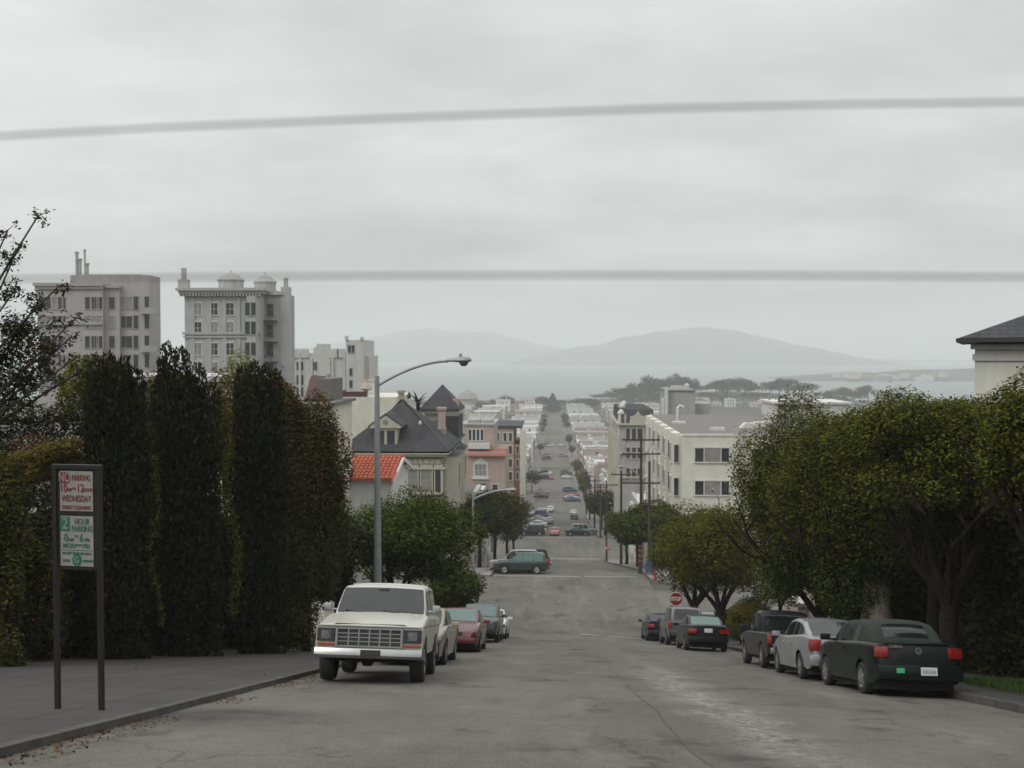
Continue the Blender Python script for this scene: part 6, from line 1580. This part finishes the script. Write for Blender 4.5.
for k in range(22):
    px=rg.choice([rg.uniform(468,545),rg.uniform(690,830)]); D=rg.uniform(1040,1075)
    q=at(px,402+rg.uniform(-4,6),D); reg='below the western treeline' if px<600 else 'on the eastern slope among trees'
    far_house(q.x,D,rg.choice([10,14]),10,max(5,min(13,q.z-zp(D))) if px<600 else max(8,q.z-zp(D)),rg.choice(['w_white','w_pale','w_white','w_pink']),rg.choice(['roof_redtile','roof_grey','roof_white']),'tiny pale house '+reg,'tiny pale houses '+reg,False)
p=at(468,389,1060); t=thing('pavilion','hazy round-roofed pavilion with pink walls in the western treeline','building',(p.x,1060,zp(1060)))
H=p.z-zp(1060); mb=MB(); mb.lathe([(9,0),(9,H*.55)],n=10); mb.build('wall','w_pink',t); mb=MB(); mb.lathe([(11,H*.55),(7,H*.8),(2,H*.92),(.1,H)],n=10); mb.build('roof','roof_grey',t)
# turf of the park and a few pier sheds on the headland
tag(MB().add([(-300,1012,zp(1012)+.02),(60,1012,zp(1012)+.02),(60,1150,zp(1150)+.3),(-300,1150,zp(1150)+.3)],[(0,1,2,3)]).build('lawn','turf',fix=False),kind='structure')
rg=random.Random(8)
for k in range(20):
    px=835+k*5.5+rg.uniform(-2,2); D=2330+rg.uniform(-40,40); q=at(px,373+rg.uniform(-1,6),D)
    o=far_house(q.x,D,rg.choice([14,20]),16,8,rg.choice(['w_white','w_pale','w_pink']),rg.choice(['roof_redtile','roof_grey','roof_white']),'very faint pale building on the hazy headland','faint buildings on the headland',False); o.location.z=max(-55.5,q.z-8)
p=at(560,383,1850)
t=thing('sailboat','tiny white sailboat on the grey bay beyond the street end','sailboat',(p.x,1850,-56))
mb=MB(); mb.prism([(-4,0.2),(-4.5,1.4),(4.8,1.5),(3.6,.2)],-1.2,1.2); mb.build('hull','w_white',t); mb=MB(); mb.prism([(-3.6,2.2),(.6,2.2),(1.6,13)],-.06,.06); mb.prism([(1.0,2.4),(4.4,1.8),(1.7,11)],-.06,.06); mb.build('sail','w_white',t); mb=MB(); mb.tube([(.8,0,1),(1.7,0,13.4)],.12,6); mb.build('mast','galv',t)
# street trees on the far blocks
def mini(seed,mats):
    t=bpy.data.objects.new('street_tree',None)
    return leaves(sub_clumps((0,0,4.2,2.3,2.3,1.9),12,.45,seed),1300,.45,seed,mats,shell=.4)
cr=[mini(1,('leaf_ficus','leaf_mid')),mini(2,('leaf_mid','leaf_lime')),mini(3,('leaf_dark','leaf_ficus'))]
mb=MB(); mb.tube([(0,0,-.3),(.1,0,1.6),(0,0,3.6)],[.2,.14,.08],6); tkm=mb.mesh('trunk','bark',fix=False)
def mt(x,y,k,label,group,s=1):
    t=thing('street_tree',label,'tree',(x,y,zp(y)+.1),rg.uniform(0,6),group); a=link('crown',cr[k],t); b=link('trunk',tkm,t); t.scale=(s,s,s*rg.uniform(.9,1.15))
for (a,b,w,den) in ((190,262,'third',.5),(296,364,'fourth',.55),(396,470,'fifth',.6),(502,575,'sixth',.6),(608,680,'seventh',.75),(713,785,'eighth',.8),(818,890,'ninth',.8)):
    y=a
    while y<b:
        for side,x in (('west',-6.6),('east',9.3)):
            if rg.random()<den*(.35 if side=='west' else .6): mt(x+rg.uniform(-.4,.4),y,1 if (side=='east' and a in (296,396)) else rg.choice([0,2]),'small street tree on the %s pavement, %s block down'%(side,w),'street trees on the %s pavement of the %s block'%(side,w),rg.uniform(.8,1.2))
        y+=8.5
# ------------------------------------------------------------------ sky, haze, light
w=bpy.data.worlds.new('World'); scn.world=w; w.use_nodes=True; nt=w.node_tree; nt.nodes.clear()
out=nt.nodes.new('ShaderNodeOutputWorld'); b1=nt.nodes.new('ShaderNodeBackground'); b2=nt.nodes.new('ShaderNodeBackground')
sky=nt.nodes.new('ShaderNodeTexSky'); sky.sky_type='NISHITA'; sky.sun_disc=False
SUN_EL,SUN_AZ=R(46),R(232)
sky.sun_elevation=SUN_EL; sky.sun_rotation=SUN_AZ
nt.links.new(sky.outputs[0],b1.inputs[0]); b1.inputs[1].default_value=.08
tc=nt.nodes.new('ShaderNodeTexCoord'); sp=nt.nodes.new('ShaderNodeSeparateXYZ'); nt.links.new(tc.outputs['Generated'],sp.inputs[0])
# cloud deck: project the view direction on a layer overhead
ad=nt.nodes.new('ShaderNodeMath'); ad.operation='ADD'; ad.inputs[1].default_value=.22; nt.links.new(sp.outputs[2],ad.inputs[0])
mxx=nt.nodes.new('ShaderNodeMath'); mxx.operation='MAXIMUM'; mxx.inputs[1].default_value=.05; nt.links.new(ad.outputs[0],mxx.inputs[0])
dv=nt.nodes.new('ShaderNodeVectorMath'); dv.operation='DIVIDE'
cb=nt.nodes.new('ShaderNodeCombineXYZ')
for i in range(3): nt.links.new(mxx.outputs[0],cb.inputs[i])
nt.links.new(tc.outputs['Generated'],dv.inputs[0]); nt.links.new(cb.outputs[0],dv.inputs[1])
mp=nt.nodes.new('ShaderNodeMapping'); mp.inputs['Scale'].default_value=(.9,1.35,.4); mp.inputs['Rotation'].default_value=(0,0,.3); mp.inputs['Location'].default_value=(.7,.2,0); nt.links.new(dv.outputs[0],mp.inputs[0])
n1=noise(nt,1.1,7,.5,mp.outputs[0]); n2=noise(nt,3.2,6,.55,mp.outputs[0])
r1=ramp(nt,n1.outputs[0],[(.34,.80),(.66,1.2)]); r2=ramp(nt,n2.outputs[0],[(.3,.95),(.7,1.05)])
cl=mult(nt,r1.outputs[0],r2.outputs[0])
# overcast: brighter towards the zenith
g=ramp(nt,sp.outputs[2],[(0,(.47,.495,.488)),(.06,(.55,.565,.56)),(.14,(.69,.692,.687)),(.26,(.67,.67,.667)),(.5,(.95,.95,.95)),(1,(1.45,1.45,1.45))])
cl=mult(nt,cl,g.outputs[0])
nt.links.new(cl,b2.inputs[0]); b2.inputs[1].default_value=1.0
ms=nt.nodes.new('ShaderNodeMixShader'); ms.inputs[0].default_value=.93
nt.links.new(b1.outputs[0],ms.inputs[1]); nt.links.new(b2.outputs[0],ms.inputs[2]); nt.links.new(ms.outputs[0],out.inputs[0])
ld=bpy.data.lights.new('sun','SUN'); ld.energy=1.2; ld.angle=R(30); ld.color=(1,.97,.92)
lo=bpy.data.objects.new('sun',ld); COL.objects.link(lo)
# nishita: sun_rotation turns clockwise from +Y
dirv=Vector((math.sin(SUN_AZ)*math.cos(SUN_EL), math.cos(SUN_AZ)*math.cos(SUN_EL), math.sin(SUN_EL)))
lo.rotation_euler=dirv.to_track_quat('Z','Y').to_euler()
# sea haze: one closed box of even air
HZ=MB().box(-7000,-140,-58,7000,12600,235)
m=bpy.data.materials.new('haze'); m.use_nodes=True; nt=m.node_tree; nt.nodes.clear()
o_=nt.nodes.new('ShaderNodeOutputMaterial'); pv=nt.nodes.new('ShaderNodeVolumePrincipled')
pv.inputs['Density'].default_value=HAZE; pv.inputs['Color'].default_value=(.92,.955,.948,1); pv.inputs['Anisotropy'].default_value=0.0
nt.links.new(pv.outputs[0],o_.inputs['Volume'])
M['haze']=m
tag(HZ.build('haze','haze'),kind='stuff')
scn.view_settings.view_transform='Standard'; scn.view_settings.look='None'; scn.view_settings.gamma=1; scn.view_settings.use_curve_mapping=False
scn.view_settings.exposure=EXPO
scn.render.engine='CYCLES'; c=scn.cycles
c.max_bounces=5; c.diffuse_bounces=3; c.glossy_bounces=2; c.transmission_bounces=2; c.volume_bounces=1; c.transparent_max_bounces=4
c.use_denoising=True; c.use_adaptive_sampling=True; c.adaptive_threshold=.02; c.caustics_reflective=False; c.caustics_refractive=False
c.sample_clamp_indirect=4
